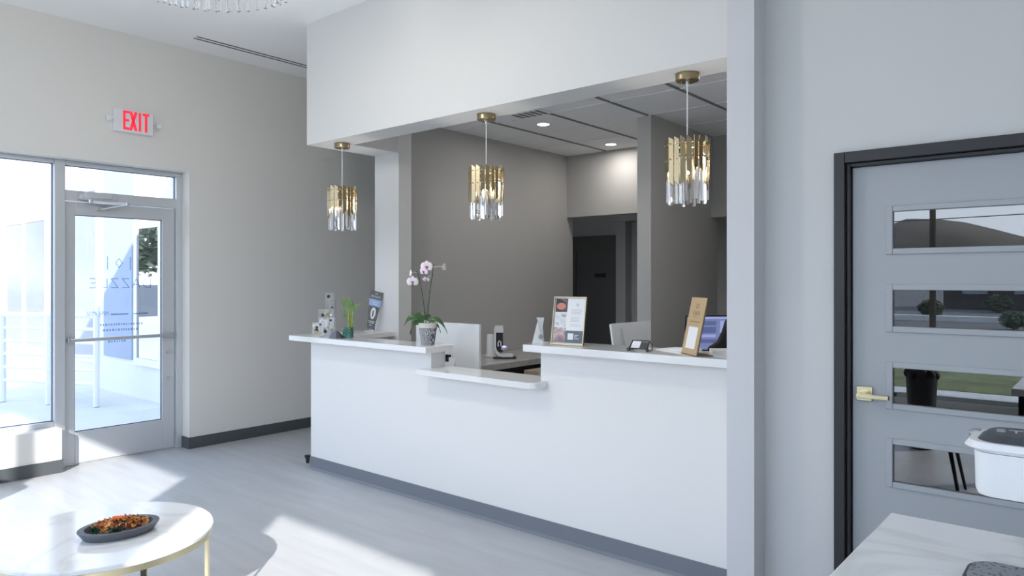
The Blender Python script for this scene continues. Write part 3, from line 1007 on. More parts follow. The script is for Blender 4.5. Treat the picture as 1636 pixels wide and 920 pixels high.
gr.color_ramp.elements[1].position = 0.4; gr.color_ramp.elements[1].color = (0.27, 0.29, 0.32, 1)
gn.links.new(gt.outputs['Object'], gv.inputs['Vector']); gn.links.new(gv.outputs['Distance'], gr.inputs[0]); gn.links.new(gr.outputs[0], gn.nodes['Principled BSDF'].inputs['Base Color'])
MB().prism([(x, y, 0.9225) for x, y in rbox_poly(KX0 + 0.007, KX0 + 0.16, KY0 + 0.007, KY1 - 0.007, 0.044)], (0, 0, 0.003)).build('drip_grille', gm, km)
MB().prism([(x, y, 0.92) for x, y in rbox_poly(-0.03, KX1, KY0 + 0.01, KY1 - 0.01, 0.03)], (0, 0, 0.26)).build('column', M['plastic'], km, bevel=0.004)
hd_ = MB()
lo_p = rbox_poly(-0.2025, KX1, KY0 + 0.008, KY1 - 0.008, 0.034)
hi_p = rbox_poly(-0.204, KX1, KY0 + 0.004, KY1 - 0.004, 0.036)
def loft(mb, rings):
    b = len(mb.v); n = len(rings[0])
    for rg_ in rings:
        mb.v += [Vector(p) for p in rg_]
    for k in range(len(rings) - 1):
        for i in range(n):
            j = (i + 1) % n
            mb.face([b + k * n + i, b + k * n + j, b + (k + 1) * n + j, b + (k + 1) * n + i])
    mb.face([b + i for i in range(n - 1, -1, -1)])
    mb.face([b + (len(rings) - 1) * n + i for i in range(n)])
    return mb
KZ0, KZ1 = 1.086, 1.166
loft(hd_, [[(x, y, KZ0) for x, y in rbox_poly(-0.199, KX1, KY0 + 0.012, KY1 - 0.012, 0.032)], [(x, y, KZ0 + 0.010) for x, y in lo_p], [(x, y, KZ1) for x, y in hi_p]]).build('brew_head', M['plastic'], km)
ld_ = MB()
lip = rbox_poly(-0.220, KX1, KY0 - 0.004, KY1 + 0.004, 0.045)
loft(ld_, [[(x, y, KZ1 + 0.001) for x, y in hi_p], [(x, y, KZ1 + 0.008) for x, y in lip], [(x, y, KZ1 + 0.019) for x, y in rbox_poly(-0.212, KX1, KY0, KY1, 0.042)]]).build('lid', M['plastic'], km)
tp = MB()
loft(tp, [[(x, y, KZ1 + 0.0195) for x, y in rbox_poly(-0.199, KX1 - 0.02, KY0 + 0.010, KY1 - 0.010, 0.036)], [(x, y, KZ1 + 0.029) for x, y in rbox_poly(-0.186, KX1 - 0.02, KY0 + 0.022, KY1 - 0.022, 0.032)]])
tpo = tp.build('lid_top', M['darkgrey'], km)
MB().text('STA', 0.04, (-0.140, 1.630, KZ1 + 0.0290), (1, 0.1, 0), (-0.1, 1, 0), 0.002, 1.1).build('raised_letters', M['steel'], tpo, smooth=0)
MB().ball((-0.212, 1.665, KZ1 + 0.013), 0.013, 0.03, 0.009).build('lid_latch', M['chrome'], km)

# ------------------------------------------------------------------ items on the left countertop
Z1, Z2, ZM = 1.0462, 1.1122, 0.8982
acol = [mat('gem_gold', (0.40, 0.34, 0.15), 0.3, 0.6), M['black'], mat('gem_cream', (0.8, 0.78, 0.66), 0.4)]
gem_specs = [((-4.80, 3.30), 0.064, 0.10, 5, 'shortest of three clear acrylic display blocks with gold and black studs, leftmost'),
             ((-4.553, 3.195), 0.080, 0.215, 8, 'middle-height clear acrylic display block with gold and black studs'),
             ((-4.645, 3.32), 0.078, 0.335, 9, 'tallest of three clear acrylic display blocks with gold and black studs')]
rg2 = random.Random(5)
for (gx_, gy_), gw, gh, gn_, lab in gem_specs:
    ang = TH * 0.6
    t = thing('acrylic_display_block', lab, 'display block', (gx_, gy_, Z1), ang, group='stepped acrylic display blocks')
    Mt = WM[t]
    bx = MB(); bx.box(-gw / 2, gw / 2, -0.018, 0.018, 0, gh)
    bx.v = [Mt @ v for v in bx.v]
    bx.build('block', M['acrylic'], t, smooth=0, bevel=0.002)
    for k in range(gn_):
        zc = 0.02 + (gh - 0.04) * (k + rg2.uniform(0.1, 0.9)) / gn_
        xc = rg2.uniform(-gw / 2 + 0.014, gw / 2 - 0.014)
        rr = rg2.uniform(0.007, 0.016)
        st = MB()
        p0, p1 = Mt @ Vector((xc, -0.0185, zc)), Mt @ Vector((xc, -0.026, zc))
        st.tube([p0, p1, p1 + (p1 - p0) * 0.3], [rr, rr, rr * 0.6], 16)
        st.build('stud', acol[(0, 1, 0, 1, 2)[k % 5]], t)

t = thing('card_stand', 'small folded slate card stand in front of the clear display blocks', 'card stand', (-4.435, 3.225, Z1), 0.2)
Mt = WM[t]
def lbox(mb, Mt, pts):
    mb.hexa([Mt @ Vector(p) for p in pts]); return mb
lbox(MB(), Mt, [(-0.055, -0.03, 0), (0.02, -0.03, 0), (0.02, 0.025, 0), (-0.055, 0.025, 0), (-0.035, -0.008, 0.045), (0.0, -0.008, 0.052), (0.0, 0.0, 0.052), (-0.035, 0.0, 0.045)]).build('left_wing', M['slate'], t)
lbox(MB(), Mt, [(0.02, -0.03, 0), (0.06, -0.02, 0), (0.06, 0.03, 0), (0.02, 0.03, 0), (0.0, -0.008, 0.052), (0.012, -0.006, 0.05), (0.012, 0.0, 0.05), (0.0, 0.0, 0.052)]).build('right_wing', M['darkgrey'], t)

# lucky bamboo
bp0 = Vector((-4.40, 3.30, Z1))
lb = thing('lucky_bamboo', 'lucky bamboo in a square green glass vase on the left countertop', 'potted plant', bp0)
rz = Matrix.Translation(bp0) @ Matrix.Rotation(0.5, 4, 'Z')
vb = MB(); vb.box(-0.031, 0.031, -0.031, 0.031, 0, 0.078); vb.v = [rz @ v for v in vb.v]
vb.build('vase', M['vase'], lb, bevel=0.004)
hd5 = 5.39
def bpx(x, y, dd=0.0):
    return D(x, y, hd5 + dd)
stalks = [((557, 528), (557, 505), (556, 494)), ((560, 528), (560, 500), (561, 488)), ((562, 528), (563, 503), (564, 494)), ((558.5, 528), (558, 506), (552, 490))]
for k, s_ in enumerate(stalks):
    dd = (-0.012, 0.010, 0.0, 0.016)[k]
    pts = [bpx(*p, dd) for p in s_]
    q = MB().tube(pts, [0.0068, 0.006, 0.004], 10)
    for m_ in (0.3, 0.6):
        c_ = pts[0].lerp(pts[1], m_)
        q.tube([c_ - Vector((0, 0, 0.002)), c_ + Vector((0, 0, 0.002))], 0.0095, 10)
    q.build('stalk', M['bambooy'], lb)
leaves = [((557, 505), (548, 490), (547, 474)), ((561, 494), (556, 484), (553, 476)), ((561, 492), (566, 484), (560, 480)), ((564, 496), (568, 486), (578, 484)),
          ((556, 508), (552, 503), (546, 504)), ((564, 500), (566, 494), (567, 486)), ((552, 495), (549, 484), (551, 476)), ((562, 494), (563, 484), (557, 474))]
for k, l_ in enumerate(leaves):
    a, b, c = [bpx(*p, (-1) ** k * 0.012) for p in l_]
    pts = [((1 - u) ** 2) * a + 2 * u * (1 - u) * b + u * u * c for u in (0, 0.2, 0.4, 0.6, 0.8, 1)]
    MB().strap(pts, [0.002, 0.005, 0.0085, 0.0085, 0.005, 0.001], RT + Vector((0, 0, 0.3 * (-1) ** k)), 0.0012, 0.25).build('leaf', M['bamboo'], lb)

# dark tapered flyer leaning on a clear holder, on the return of the countertop
fd = 6.02
fb = D(590, 526, fd)
ft = thing('flyer_stand', 'dark tapered promotional card with a white oval leaning beside the white wall end', 'sign', (fb.x, fb.y, Z1))
TLp, TRp, BRp, BLp = D(591.7, 463, fd + 0.08), D(613, 468, fd + 0.08), D(597, 526.5, fd), D(586, 523.5, fd)
nrm = (TRp - TLp).cross(BLp - TLp).normalized()
if nrm.dot(FW) > 0:
    nrm = -nrm
MB().prism([TLp, TRp, BRp, BLp], -nrm * 0.004).build('card', M['flyer'], ft)
def onq(u, v, off=0.001):
    top = TLp.lerp(TRp, u); bot = BLp.lerp(BRp, u)
    return top.lerp(bot, v) + nrm * off
MB().prism([onq(0, 0.22), onq(1, 0.22), onq(1, 0.40), onq(0, 0.40)], nrm * 0.001).build('blue_band', M['blue'], ft)
ov = [onq(0.5 + 0.26 * math.cos(a), 0.59 + 0.155 * math.sin(a)) for a in [2 * PI * k / 24 for k in range(24)]]
MB().prism(ov, nrm * 0.001).build('white_oval', M['paper'], ft)
ux = (onq(1, 0.15) - onq(0, 0.15)).normalized()
uy = (onq(0.5, 0) - onq(0.5, 1)).normalized()
q = MB().text('SPECIALISTS', 0.020, onq(0.5, 0.15, 0.0025), ux, uy, 0.0008, width=0.085)
for k, (u0, u1, vv) in enumerate(((0.25, 0.75, 0.29), (0.3, 0.7, 0.34), (0.12, 0.88, 0.80), (0.2, 0.8, 0.84), (0.3, 0.6, 0.9), (0.42, 0.6, 0.06))):
    q.prism([onq(u0, vv, .0022), onq(u1, vv, .0022), onq(u1, vv + 0.014, .0022), onq(u0, vv + 0.014, .0022)], nrm * 0.0006)
q.build('white_print', M['paper'], ft, smooth=0)
q = MB().prism([onq(0.43, 0.52, .0025), onq(0.57, 0.52, .0025), onq(0.57, 0.68, .0025), onq(0.43, 0.68, .0025)], nrm * 0.0006)
q.build('oval_print', M['flyer'], ft, smooth=0)
hb = Vector((BRp.x, BRp.y, Z1))
hn = Vector((nrm.x, nrm.y, 0)).normalized()
h = MB().tube([BLp.lerp(BRp, .6) - nrm * 0.006, Vector((hb.x, hb.y, Z1 + 0.005)) - hn * 0.01], 0.004, 8)
h.lathe([(0, 0), (0.045, 0), (0.045, 0.004), (0, 0.006)], Vector((fb.x, fb.y, Z1 + 0.0005)) - hn * 0.03, 24)
h.tube([onq(0.5, 0.55, -0.005), Vector((fb.x, fb.y, Z1 + 0.005)) - hn * 0.045], 0.003, 8)
h.build('holder', M['plastic'], ft)

# orchid
op = Vector((-3.515, 3.285, Z1))
od = op.dot(FW)
oc = thing('potted_orchid', 'white and magenta orchid in a patterned grey pot beside the low ledge', 'potted plant', op)
MB().lathe([(0, 0), (0.044, 0), (0.0605, 0.115), (0.058, 0.115)], op, 40).build('pot', M['pot'], oc)
MB().lathe([(0.0608, 0.115), (0.0655, 0.116), (0.0665, 0.146), (0.062, 0.148), (0.058, 0.13), (0, 0.128)], op, 40).build('pot_rim', M['potrim'], oc)
px0 = CX + F * (op.dot(RT)) / od
shift = px0 - 689
def opx(x, y, dd=0.0):
    return D(x + shift, y, od + dd)
lv = [[(684, 512), (668, 500), (659, 506), (651, 520)], [(684, 512), (676, 506), (662, 520), (661, 535)], [(686, 514), (670, 516), (668, 514), (665, 517)],
      [(690, 512), (704, 502), (715, 515), (720, 533)], [(692, 512), (706, 506), (714, 518), (713, 522)], [(688, 513), (682, 498), (672, 502), (664, 507)],
      [(690, 514), (703, 513), (708, 522), (709, 532)], [(687, 514), (684, 504), (691, 502), (694, 505)]]
lwid = [0.020, 0.017, 0.018, 0.018, 0.012, 0.018, 0.008, 0.016]
for k, q in enumerate(lv):
    dd = (-0.03, 0.02, -0.05, -0.01, 0.05, 0.05, -0.04, 0.03)[k]
    a, b, c, e = [opx(*p, dd * (0.2 + 0.8 * i / 3)) for i, p in enumerate(q)]
    pts = []
    for i in range(10):
        u = i / 9
        pts.append((1 - u) ** 3 * a + 3 * u * (1 - u) ** 2 * b + 3 * u * u * (1 - u) * c + u ** 3 * e)
    wds = [lwid[k] * s for s in (0.35, 0.6, 0.82, 0.95, 1.0, 1.0, 0.95, 0.8, 0.55, 0.12)]
    MB().strap(pts, wds, (FW * 0.45 + RT * 0.35 * (1 if q[-1][0] < 689 else -1) + Vector((0, 0, 0.75))) , 0.002, 0.22).build('leaf', M['leaf'], oc)
for pts, rad in (([(686, 512), (684, 500), (680, 470), (675, 445), (671, 433)], 0.0032), ([(688, 512), (689, 495), (692, 465), (696, 440), (697.5, 422)], 0.0036)):
    P_ = [opx(*p) for p in pts]
    st = MB().tube(P_, [rad, rad, rad * 0.95, rad * 0.9, rad * 0.8], 8)
    for i in (1, 2, 3):
        st.tube([P_[i] - Vector((0, 0, 0.004)), P_[i] + Vector((0, 0, 0.004))], rad * 1.6, 8)
    st.build('flower_stem', M['stem'], oc)
MB().tube([opx(688, 512, -0.02), opx(689, 490, -0.02), opx(692, 465, -0.015)], 0.002, 6).build('support_stake', M['stem'], oc)
MB().tube([opx(683, 518, -0.06), opx(684, 512, -0.065), opx(688, 513, -0.065), opx(688, 519, -0.06)], 0.004, 8).build('aerial_root', M['root'], oc)
def flower(x, y, size, facing, stem_pt, lip=True):
    size *= 1.1
    c = opx(x, y, -0.02)
    fz = Vector(facing).normalized()
    up = Vector((0, 0, 1)); sx_ = up.cross(fz).normalized(); up = fz.cross(sx_).normalized()
    m_ = MB()
    for (ang, ln, wd) in ((90, 1.0, 0.36), (210, 0.95, 0.34), (330, 0.95, 0.34), (12, 1.0, 0.62), (168, 1.0, 0.62)):
        a = math.radians(ang)
        dv = sx_ * math.cos(a) + up * math.sin(a)
        tv = -sx_ * math.sin(a) + up * math.cos(a)
        pts = [c + dv * size * ln * u + fz * size * (0.18 * math.sin(u * PI) - 0.1 * u) for u in (0.03, 0.25, 0.5, 0.75, 0.92, 1.0)]
        m_.strap(pts, [size * wd * s for s in (0.2, 0.7, 1.0, 0.9, 0.5, 0.1)], tv, 0.0008, -0.08)
    m_.tube([stem_pt, (stem_pt + c) / 2 + Vector((0, 0, 0.008)), c - fz * 0.003], 0.0014, 6)
    fo = m_.build('flower', M['petal'], oc)
    if not lip:
        return
    lp = MB()
    cl_ = c + fz * size * 0.16
    lp.ball(cl_ - up * size * 0.12, size * 0.17, size * 0.17, size * 0.22, 10, 6)
    for s in (-1, 1):
        lp.ball(cl_ + sx_ * s * size * 0.17 + up * 0.02 * size, size * 0.10, n=10, m=6)
    lp.build('flower_lip', M['magenta'], fo)
cf = -FW
flower(664.5, 450, 0.036, cf + RT * 0.1 - Vector((0, 0, 0.25)), opx(673, 443))
flower(661.5, 437, 0.024, cf * 0.3 - RT * 0.9 + Vector((0, 0, .1)), opx(672, 436), False)
flower(687, 426, 0.037, cf + RT * 0.2 + Vector((0, 0, 0.05)), opx(697, 426))
flower(682.5, 433.5, 0.028, cf * 0.8 - RT * 0.4 - Vector((0, 0, 0.4)), opx(696, 432))
flower(686, 446, 0.024, cf * 0.5 - RT * 0.2 - Vector((0, 0, 0.8)), opx(696, 440))
flower(715, 427, 0.028, cf * 0.25 + RT * 0.95, opx(698, 427), False)

# small black clip behind the ledge step
t = thing('cable_clip', 'tiny black clip on the ledge step under the orchid', 'clip', (-3.455, 3.41, ZM))
MB().box(-3.466, -3.446, 3.400, 3.412, ZM + 0.03, ZM + 0.075).build('clip_body', M['black'], t)
MB().box(-3.466, -3.424, 3.400, 3.412, ZM + 0.062, ZM + 0.078).build('clip_arm', M['black'], t)

# ------------------------------------------------------------------ items on the right countertop
# framed sheet
def panel_frame(base_l, base_r, height, tilt):
    bl, br = Vector(base_l), Vector(base_r)
    ux = (br - bl).normalized()
    back = Vector((-ux.y, ux.x, 0))
    uy = (Vector((0, 0, 1)) * math.cos(tilt) + back * math.sin(tilt)).normalized()
    nr = ux.cross(uy).normalized()
    return bl, ux, uy, nr, (br - bl).length
pf = thing('framed_notice', 'gold framed printed notice with three photos on the right countertop', 'picture frame', (-2.36, 3.275, Z2))
bl, ux, uy, nr, W_ = panel_frame((-2.468, 3.262, Z2), (-2.262, 3.287, Z2), 0.279, math.radians(10))
H_ = 0.275
def pq(mb, u0, u1, v0, v1, off, th):
    o = bl + nr * off
    mb.prism([o + ux * W_ * u0 + uy * H_ * v0, o + ux * W_ * u1 + uy * H_ * v0, o + ux * W_ * u1 + uy * H_ * v1, o + ux * W_ * u0 + uy * H_ * v1], nr * th)
    return mb
pq(MB(), 0.01, 0.99, 0.01, 0.99, -0.006, 0.006).build('backing', M['paper'], pf)
g = MB()
pq(g, 0, 1, 0, 0.025, -0.008, 0.016); pq(g, 0, 1, 0.978, 1, -0.008, 0.016); pq(g, 0, 0.028, 0.025, 0.978, -0.008, 0.016); pq(g, 0.972, 1, 0.025, 0.978, -0.008, 0.016)
g.build('frame', M['brass'], pf)
g = MB(); ob_ = bl + ux * W_ * 0.4 - nr * 0.008
g.hexa([ob_ + Vector((0, 0, 0)), ob_ + ux * 0.05, ob_ + ux * 0.05 - nr * 0.004 + uy * 0.0, ob_ - nr * 0.004] + [ob_ + uy * 0.2, ob_ + uy * 0.2 + ux * 0.05, ob_ + uy * 0.2 + ux * 0.05 - nr * 0.004, ob_ + uy * 0.2 - nr * 0.004])
g.build('easel_back', M['gold'], pf)
def photo_mat(name, c1, c2, c3, scale):
    m = mat(name, c1, rough=0.5)
    n = m.node_tree
    t = n.nodes.new('ShaderNodeTexCoord'); z = n.nodes.new('ShaderNodeTexNoise'); r = n.nodes.new('ShaderNodeValToRGB')
    z.inputs['Scale'].default_value = scale
    r.color_ramp.elements[0].position = 0.38; r.color_ramp.elements[0].color = (*c1, 1)
    r.color_ramp.elements[1].position = 0.62; r.color_ramp.elements[1].color = (*c3, 1)
    e = r.color_ramp.elements.new(0.5); e.color = (*c2, 1)
    n.links.new(t.outputs['Object'], z.inputs[0]); n.links.new(z.outputs['Fac'], r.inputs[0]); n.links.new(r.outputs[0], n.nodes['Principled BSDF'].inputs['Base Color'])
    return m
ph = pq(MB(), 0.055, 0.42, 0.68, 0.96, 0.0005, 0.0006).build('top_photo', photo_mat('photo_dark', (0.02, 0.02, 0.025), (0.07, 0.05, 0.06), (0.25, 0.22, 0.22), 22), pf)
bowl = MB(); o = bl + nr * 0.0012 + ux * W_ * 0.23 + uy * H_ * 0.80
bowl.prism([o + ux * 0.030 * math.cos(a) + uy * 0.020 * math.sin(a) for a in [2 * PI * k / 20 for k in range(20)]], nr * 0.0005)
bowl.build('printed_bowl', mat('print_coral', (0.55, 0.20, 0.16), 0.6), ph)
pq(MB(), 0.055, 0.40, 0.38, 0.66, 0.0005, 0.0006).build('middle_photo', photo_mat('photo_pale', (0.62, 0.62, 0.66), (0.74, 0.74, 0.77), (0.25, 0.25, 0.28), 20), pf)
pq(MB(), 0.055, 0.42, 0.05, 0.36, 0.0005, 0.0006).build('bottom_photo', photo_mat('photo_rose', (0.22, 0.16, 0.17), (0.42, 0.30, 0.30), (0.68, 0.62, 0.62), 20), pf)
pq(MB(), 0.42, 0.95, 0.05, 0.30, 0.0004, 0.0006).build('dark_panel', M['slate'], pf)
g = MB()
pq(g, 0.50, 0.67, 0.115, 0.245, 0.0011, 0.0004)
pq(g, 0.70, 0.83, 0.205, 0.215, 0.0011, 0.0004); pq(g, 0.70, 0.78, 0.175, 0.185, 0.0011, 0.0004); pq(g, 0.70, 0.84, 0.135, 0.145, 0.0011, 0.0004)
g.build('panel_print', M['paper'], pf)
g = MB()
rr_ = random.Random(4)
for k in range(12):
    v = 0.735 - 0.031 * k
    u1 = 0.90 - rr_.uniform(0, 0.12)
    if k in (4, 9):
        continue
    pq(g, 0.55, u1, v, v + 0.007, 0.0005, 0.0004)
pq(g, 0.70, 0.712, 0.81, 0.87, 0.0005, 0.0004); pq(g, 0.755, 0.767, 0.81, 0.87, 0.0005, 0.0004); pq(g, 0.727, 0.742, 0.80, 0.86, 0.0005, 0.0004)
g.build('text_lines', M['print'], pf)

# business card holder
chp = Vector((-1.885, 3.255, Z2))
chh = thing('card_holder', 'black wire holder with white cards right of the framed notice', 'card holder', chp, 0.12)
Mt = WM[chh]
def lt_(pts):
    return [Mt @ Vector(p) for p in pts]
q = MB()
q.tube(lt_([(-0.052, -0.028, 0.004), (-0.050, -0.026, 0.014), (-0.046, 0.012, 0.052)]), 0.003, 6)
q.tube(lt_([(0.052, -0.028, 0.004), (0.050, -0.026, 0.014), (0.046, 0.012, 0.052)]), 0.003, 6)
q.tube(lt_([(-0.046, 0.012, 0.052), (0.046, 0.012, 0.052)]), 0.003, 6)
q.tube(lt_([(-0.050, -0.027, 0.014), (0.050, -0.027, 0.014)]), 0.0035, 6)
for s in (-0.052, 0.052):
    q.tube(lt_([(s + 0.008 * math.cos(a), -0.030, 0.0085 + 0.007 * math.sin(a)) for a in [2 * PI * k / 12 for k in range(13)]]), 0.0025, 6)
    q.tube(lt_([(s * 0.9, 0.012, 0.052), (s * 1.0, 0.035, 0.03), (s * 1.0, 0.033, 0.004)]), 0.0025, 6)
    q.tube(lt_([(s, 0.033, 0.004), (s, -0.028, 0.004)]), 0.0025, 6)
q.build('wire_frame', M['black'], chh)
q = MB(); q.hexa(lt_([(-0.044, -0.024, 0.012), (0.002, -0.024, 0.012), (0.002, -0.012, 0.010), (-0.044, -0.012, 0.010), (-0.042, 0.008, 0.050), (0.004, 0.008, 0.050), (0.004, 0.014, 0.048), (-0.042, 0.014, 0.048)]))
q.build('white_cards', M['paper'], chh)
q = MB(); q.hexa(lt_([(0.004, -0.024, 0.012), (0.046, -0.024, 0.012), (0.046, -0.012, 0.010), (0.004, -0.012, 0.010), (0.006, 0.006, 0.046), (0.044, 0.006, 0.046), (0.044, 0.012, 0.044), (0.006, 0.012, 0.044)]))
q.build('dark_cards', M['darkgrey'], chh)

# tan counter sign (its code square left blank)
qs = thing('counter_sign', 'tan slanted counter sign with a white square beside the white column', 'sign', (-1.60, 3.24, Z2))
bl, ux, uy, nr, W_ = panel_frame((-1.672, 3.292, Z2 + 0.004), (-1.540, 3.181, Z2 + 0.004), 0.28, math.radians(12))
H_ = 0.283
pq(MB(), 0, 1, 0, 1, -0.004, 0.004).build('face_panel', M['tan'], qs)
g = MB(); pq(g, 0, 1, -0.004, 1.0, -0.010, 0.006)
back = Vector((-ux.y, ux.x, 0))
g.prism([bl, bl + ux * W_, bl + ux * W_ + back * 0.09, bl + back * 0.09], (0, 0, -0.0035))
g.build('walnut_stand', M['walnut'], qs)
pq(MB(), 0.20, 0.82, 0.10, 0.48, 0.0003, 0.0006).build('white_square', M['paper'], qs)
g = MB()
for (u0, u1, v0, v1) in ((0.42, 0.45, 0.80, 0.90), (0.56, 0.59, 0.80, 0.90), (0.46, 0.55, 0.82, 0.83), (0.46, 0.55, 0.87, 0.88), (0.30, 0.34, 0.69, 0.76), (0.40, 0.44, 0.69, 0.76), (0.49, 0.53, 0.69, 0.76), (0.58, 0.62, 0.69, 0.76), (0.67, 0.71, 0.69, 0.76),
                        (0.34, 0.66, 0.655, 0.663), (0.18, 0.82, 0.565, 0.58)):
    pq(g, u0, u1, v0, v1, 0.0003, 0.0005)
g.build('brown_print', M['tand'], qs)

# papers by the column
pa = MB()
pa.hexa([(-1.86, 3.375, Z2), (-1.68, 3.355, Z2), (-1.64, 3.462, Z2), (-1.80, 3.465, Z2), (-1.86, 3.375, Z2 + 0.004), (-1.68, 3.355, Z2 + 0.016), (-1.64, 3.46, Z2 + 0.016), (-1.80, 3.465, Z2 + 0.010)])
pa.hexa([(-1.53, 3.36, Z2), (-1.385, 3.31, Z2), (-1.385, 3.458, Z2), (-1.60, 3.462, Z2), (-1.53, 3.36, Z2 + 0.012), (-1.385, 3.31, Z2 + 0.024), (-1.385, 3.458, Z2 + 0.03), (-1.60, 3.462, Z2 + 0.016)])
tag(pa.build('loose_papers', M['paper']), 'loose white papers on the countertop behind the tan sign', 'papers')

# ------------------------------------------------------------------ computers behind the counter
c1 = thing('computer_monitor', 'white monitor seen from behind, to the right of the orchid', 'monitor', (-3.83, 3.80, 0.75), group='white computers behind the counter')
MB().box(-4.165, -3.495, 3.765, 3.79, 0.792, 1.160).build('screen_housing', M['plastic'], c1, bevel=0.004)
MB().prism([(-3.93, 3.77, 0.92), (-3.93, 3.72, 0.753), (-3.93, 3.735, 0.753), (-3.93, 3.785, 0.92)], (0.2, 0, 0)).build('stand', M['plastic'], c1)
MB().box(-3.95, -3.71, 3.70, 3.90, 0.7505, 0.757).build('foot', M['plastic'], c1, bevel=0.002)

A_, B_ = D(976, 517, 5.06), D(1040, 512, 5.30)
A2, B2 = D(981, 556, 5.00), D(1040, 550, 5.24)
c2 = thing('computer_monitor', 'white monitor seen from behind, between the framed notice and card holder', 'monitor', ((A_.x + B_.x) / 2, (A_.y + B_.y) / 2, 0.75), group='white computers behind the counter')
nn = (B_ - A_).cross(A2 - A_).normalized()
if nn.dot(FW) < 0:
    nn = -nn
MB().prism([A_, B_, B2, A2], nn * 0.02).build('screen_housing', M['plastic'], c2, bevel=0.003)
s0, s1, s2 = D(991, 524, 5.04), D(998, 553, 4.95), D(994, 554, 4.95)
MB().prism([s0, s1, s2], -nn * 0.012).build('hinge_shade', M['grey'], c2)  # grey wedge stands in for the shadowed slit at the stand
ms = (A2 + B2) / 2
MB().prism([Vector((ms.x - 0.08, ms.y + 0.02, 0.7505)), Vector((ms.x + 0.08, ms.y + 0.02, 0.7505)), Vector((ms.x + 0.08, ms.y + 0.03, ms.z - 0.005)), Vector((ms.x - 0.08, ms.y + 0.03, ms.z - 0.005))], nn * 0.012).build('stand', M['plastic'], c2)
MB().box(ms.x - 0.1, ms.x + 0.1, ms.y - 0.05, ms.y + 0.12, 0.7505, 0.757).build('foot', M['plastic'], c2)

# second desk at the right for the monitors
rd = thing('rear_desk', 'rear reception desk behind the right countertop', 'desk', (-2.3, 4.3, 0))
MB().box(-3.0, -1.32, 4.55, 5.35, 0.71, 0.75).build('desktop', M['deskquartz'], rd)
for x, y in ((-2.95, 4.6), (-1.42, 4.6), (-2.95, 5.28), (-1.42, 5.28)):
    MB().box(x, x + 0.05, y, y + 0.05, 0, 0.71).build('leg', M['darkdoor'], rd)

# small tapered stand on the slab
sg = D(860, 547, 1.0) - Vector((0, 0, HC))
d0 = (Z2 - HC) / sg.z
sdp = D(860, 547, d0)
ts = thing('tapered_stand', 'small white tapered stand with a round hole left of the framed notice', 'stand', (sdp.x, sdp.y, Z2))
MB().prism([D(857, 507, d0), D(869.5, 507.5, d0), D(867, 522, d0), D(869.5, 547, d0), D(852, 547, d0), D(859.5, 514, d0)], FW * 0.012).build('upright', mat('stand_grey', (0.60, 0.61, 0.62), 0.4), ts)
MB().prism([D(858.7, 513, d0 - 0.004), D(868, 547.5, d0 - 0.006), D(850, 548.5, d0 - 0.016)], FW * 0.003).build('front_plate', M['plastic'], ts)
hc = D(864.3, 538, d0 - 0.0065)
MB().tube([hc, hc - FW * 0.003], 0.0145, 24).build('cable_hole', M['grey'], ts)
lb0 = D(861, 547, d0)
MB().box(lb0.x - 0.02, lb0.x + 0.03, lb0.y, lb0.y + 0.05, Z2, Z2 + 0.003).build('foot', M['plastic'], ts)

# lit screen and office chair at the right
sc_d = 5.0
s_ = thing('computer_screen', 'lit blue-violet computer screen beside the white column', 'monitor', tuple(D(1150, 527, sc_d).xy) + (0.75,))
P0, P1, P2, P3 = D(1096, 504, sc_d), D(1185, 503.5, sc_d), D(1182, 560, sc_d - .03), D(1093, 560, sc_d - .03)
MB().prism([P0, P1, P2, P3], FW * 0.02).build('screen_housing', M['black'], s_)
def sq(u0, u1, v0, v1, off):
    a = P0.lerp(P1, u0); b = P0.lerp(P1, u1); c = P3.lerp(P2, u1); d = P3.lerp(P2, u0)
    return [a.lerp(d, v0) - FW * off, b.lerp(c, v0) - FW * off, b.lerp(c, v1) - FW * off, a.lerp(d, v1) - FW * off]
MB().prism(sq(0.02, 0.98, 0.035, 0.97, 0.001), -FW * 0.001).build('display', M['screen'], s_)
MB().prism(sq(0.05, 0.98, 0.04, 0.10, 0.0025), -FW * 0.0005).prism(sq(0.1, 0.55, 0.55, 0.62, 0.0025), -FW * 0.0005).prism(sq(0.62, 0.9, 0.15, 0.5, 0.0025), -FW * 0.0005).build('bright_window', M['screenl'], s_)
MB().prism(sq(0.28, 0.55, 0.16, 0.28, 0.0025), -FW * 0.0005).prism(sq(0.28, 0.55, 0.33, 0.50, 0.0025), -FW * 0.0005).prism(sq(0.1, 0.6, 0.68, 0.78, 0.0025), -FW * 0.0005).build('dark_window', M['screend'], s_)
sb = D(1140, 560, sc_d)
MB().box(sb.x - 0.02, sb.x + 0.02, sb.y + 0.02, sb.y + 0.06, 0.757, sb.z + 0.05).build('stand', M['black'], s_)
MB().box(sb.x - 0.1, sb.x + 0.1, sb.y - 0.04, sb.y + 0.12, 0.7505, 0.757).build('foot', M['black'], s_)

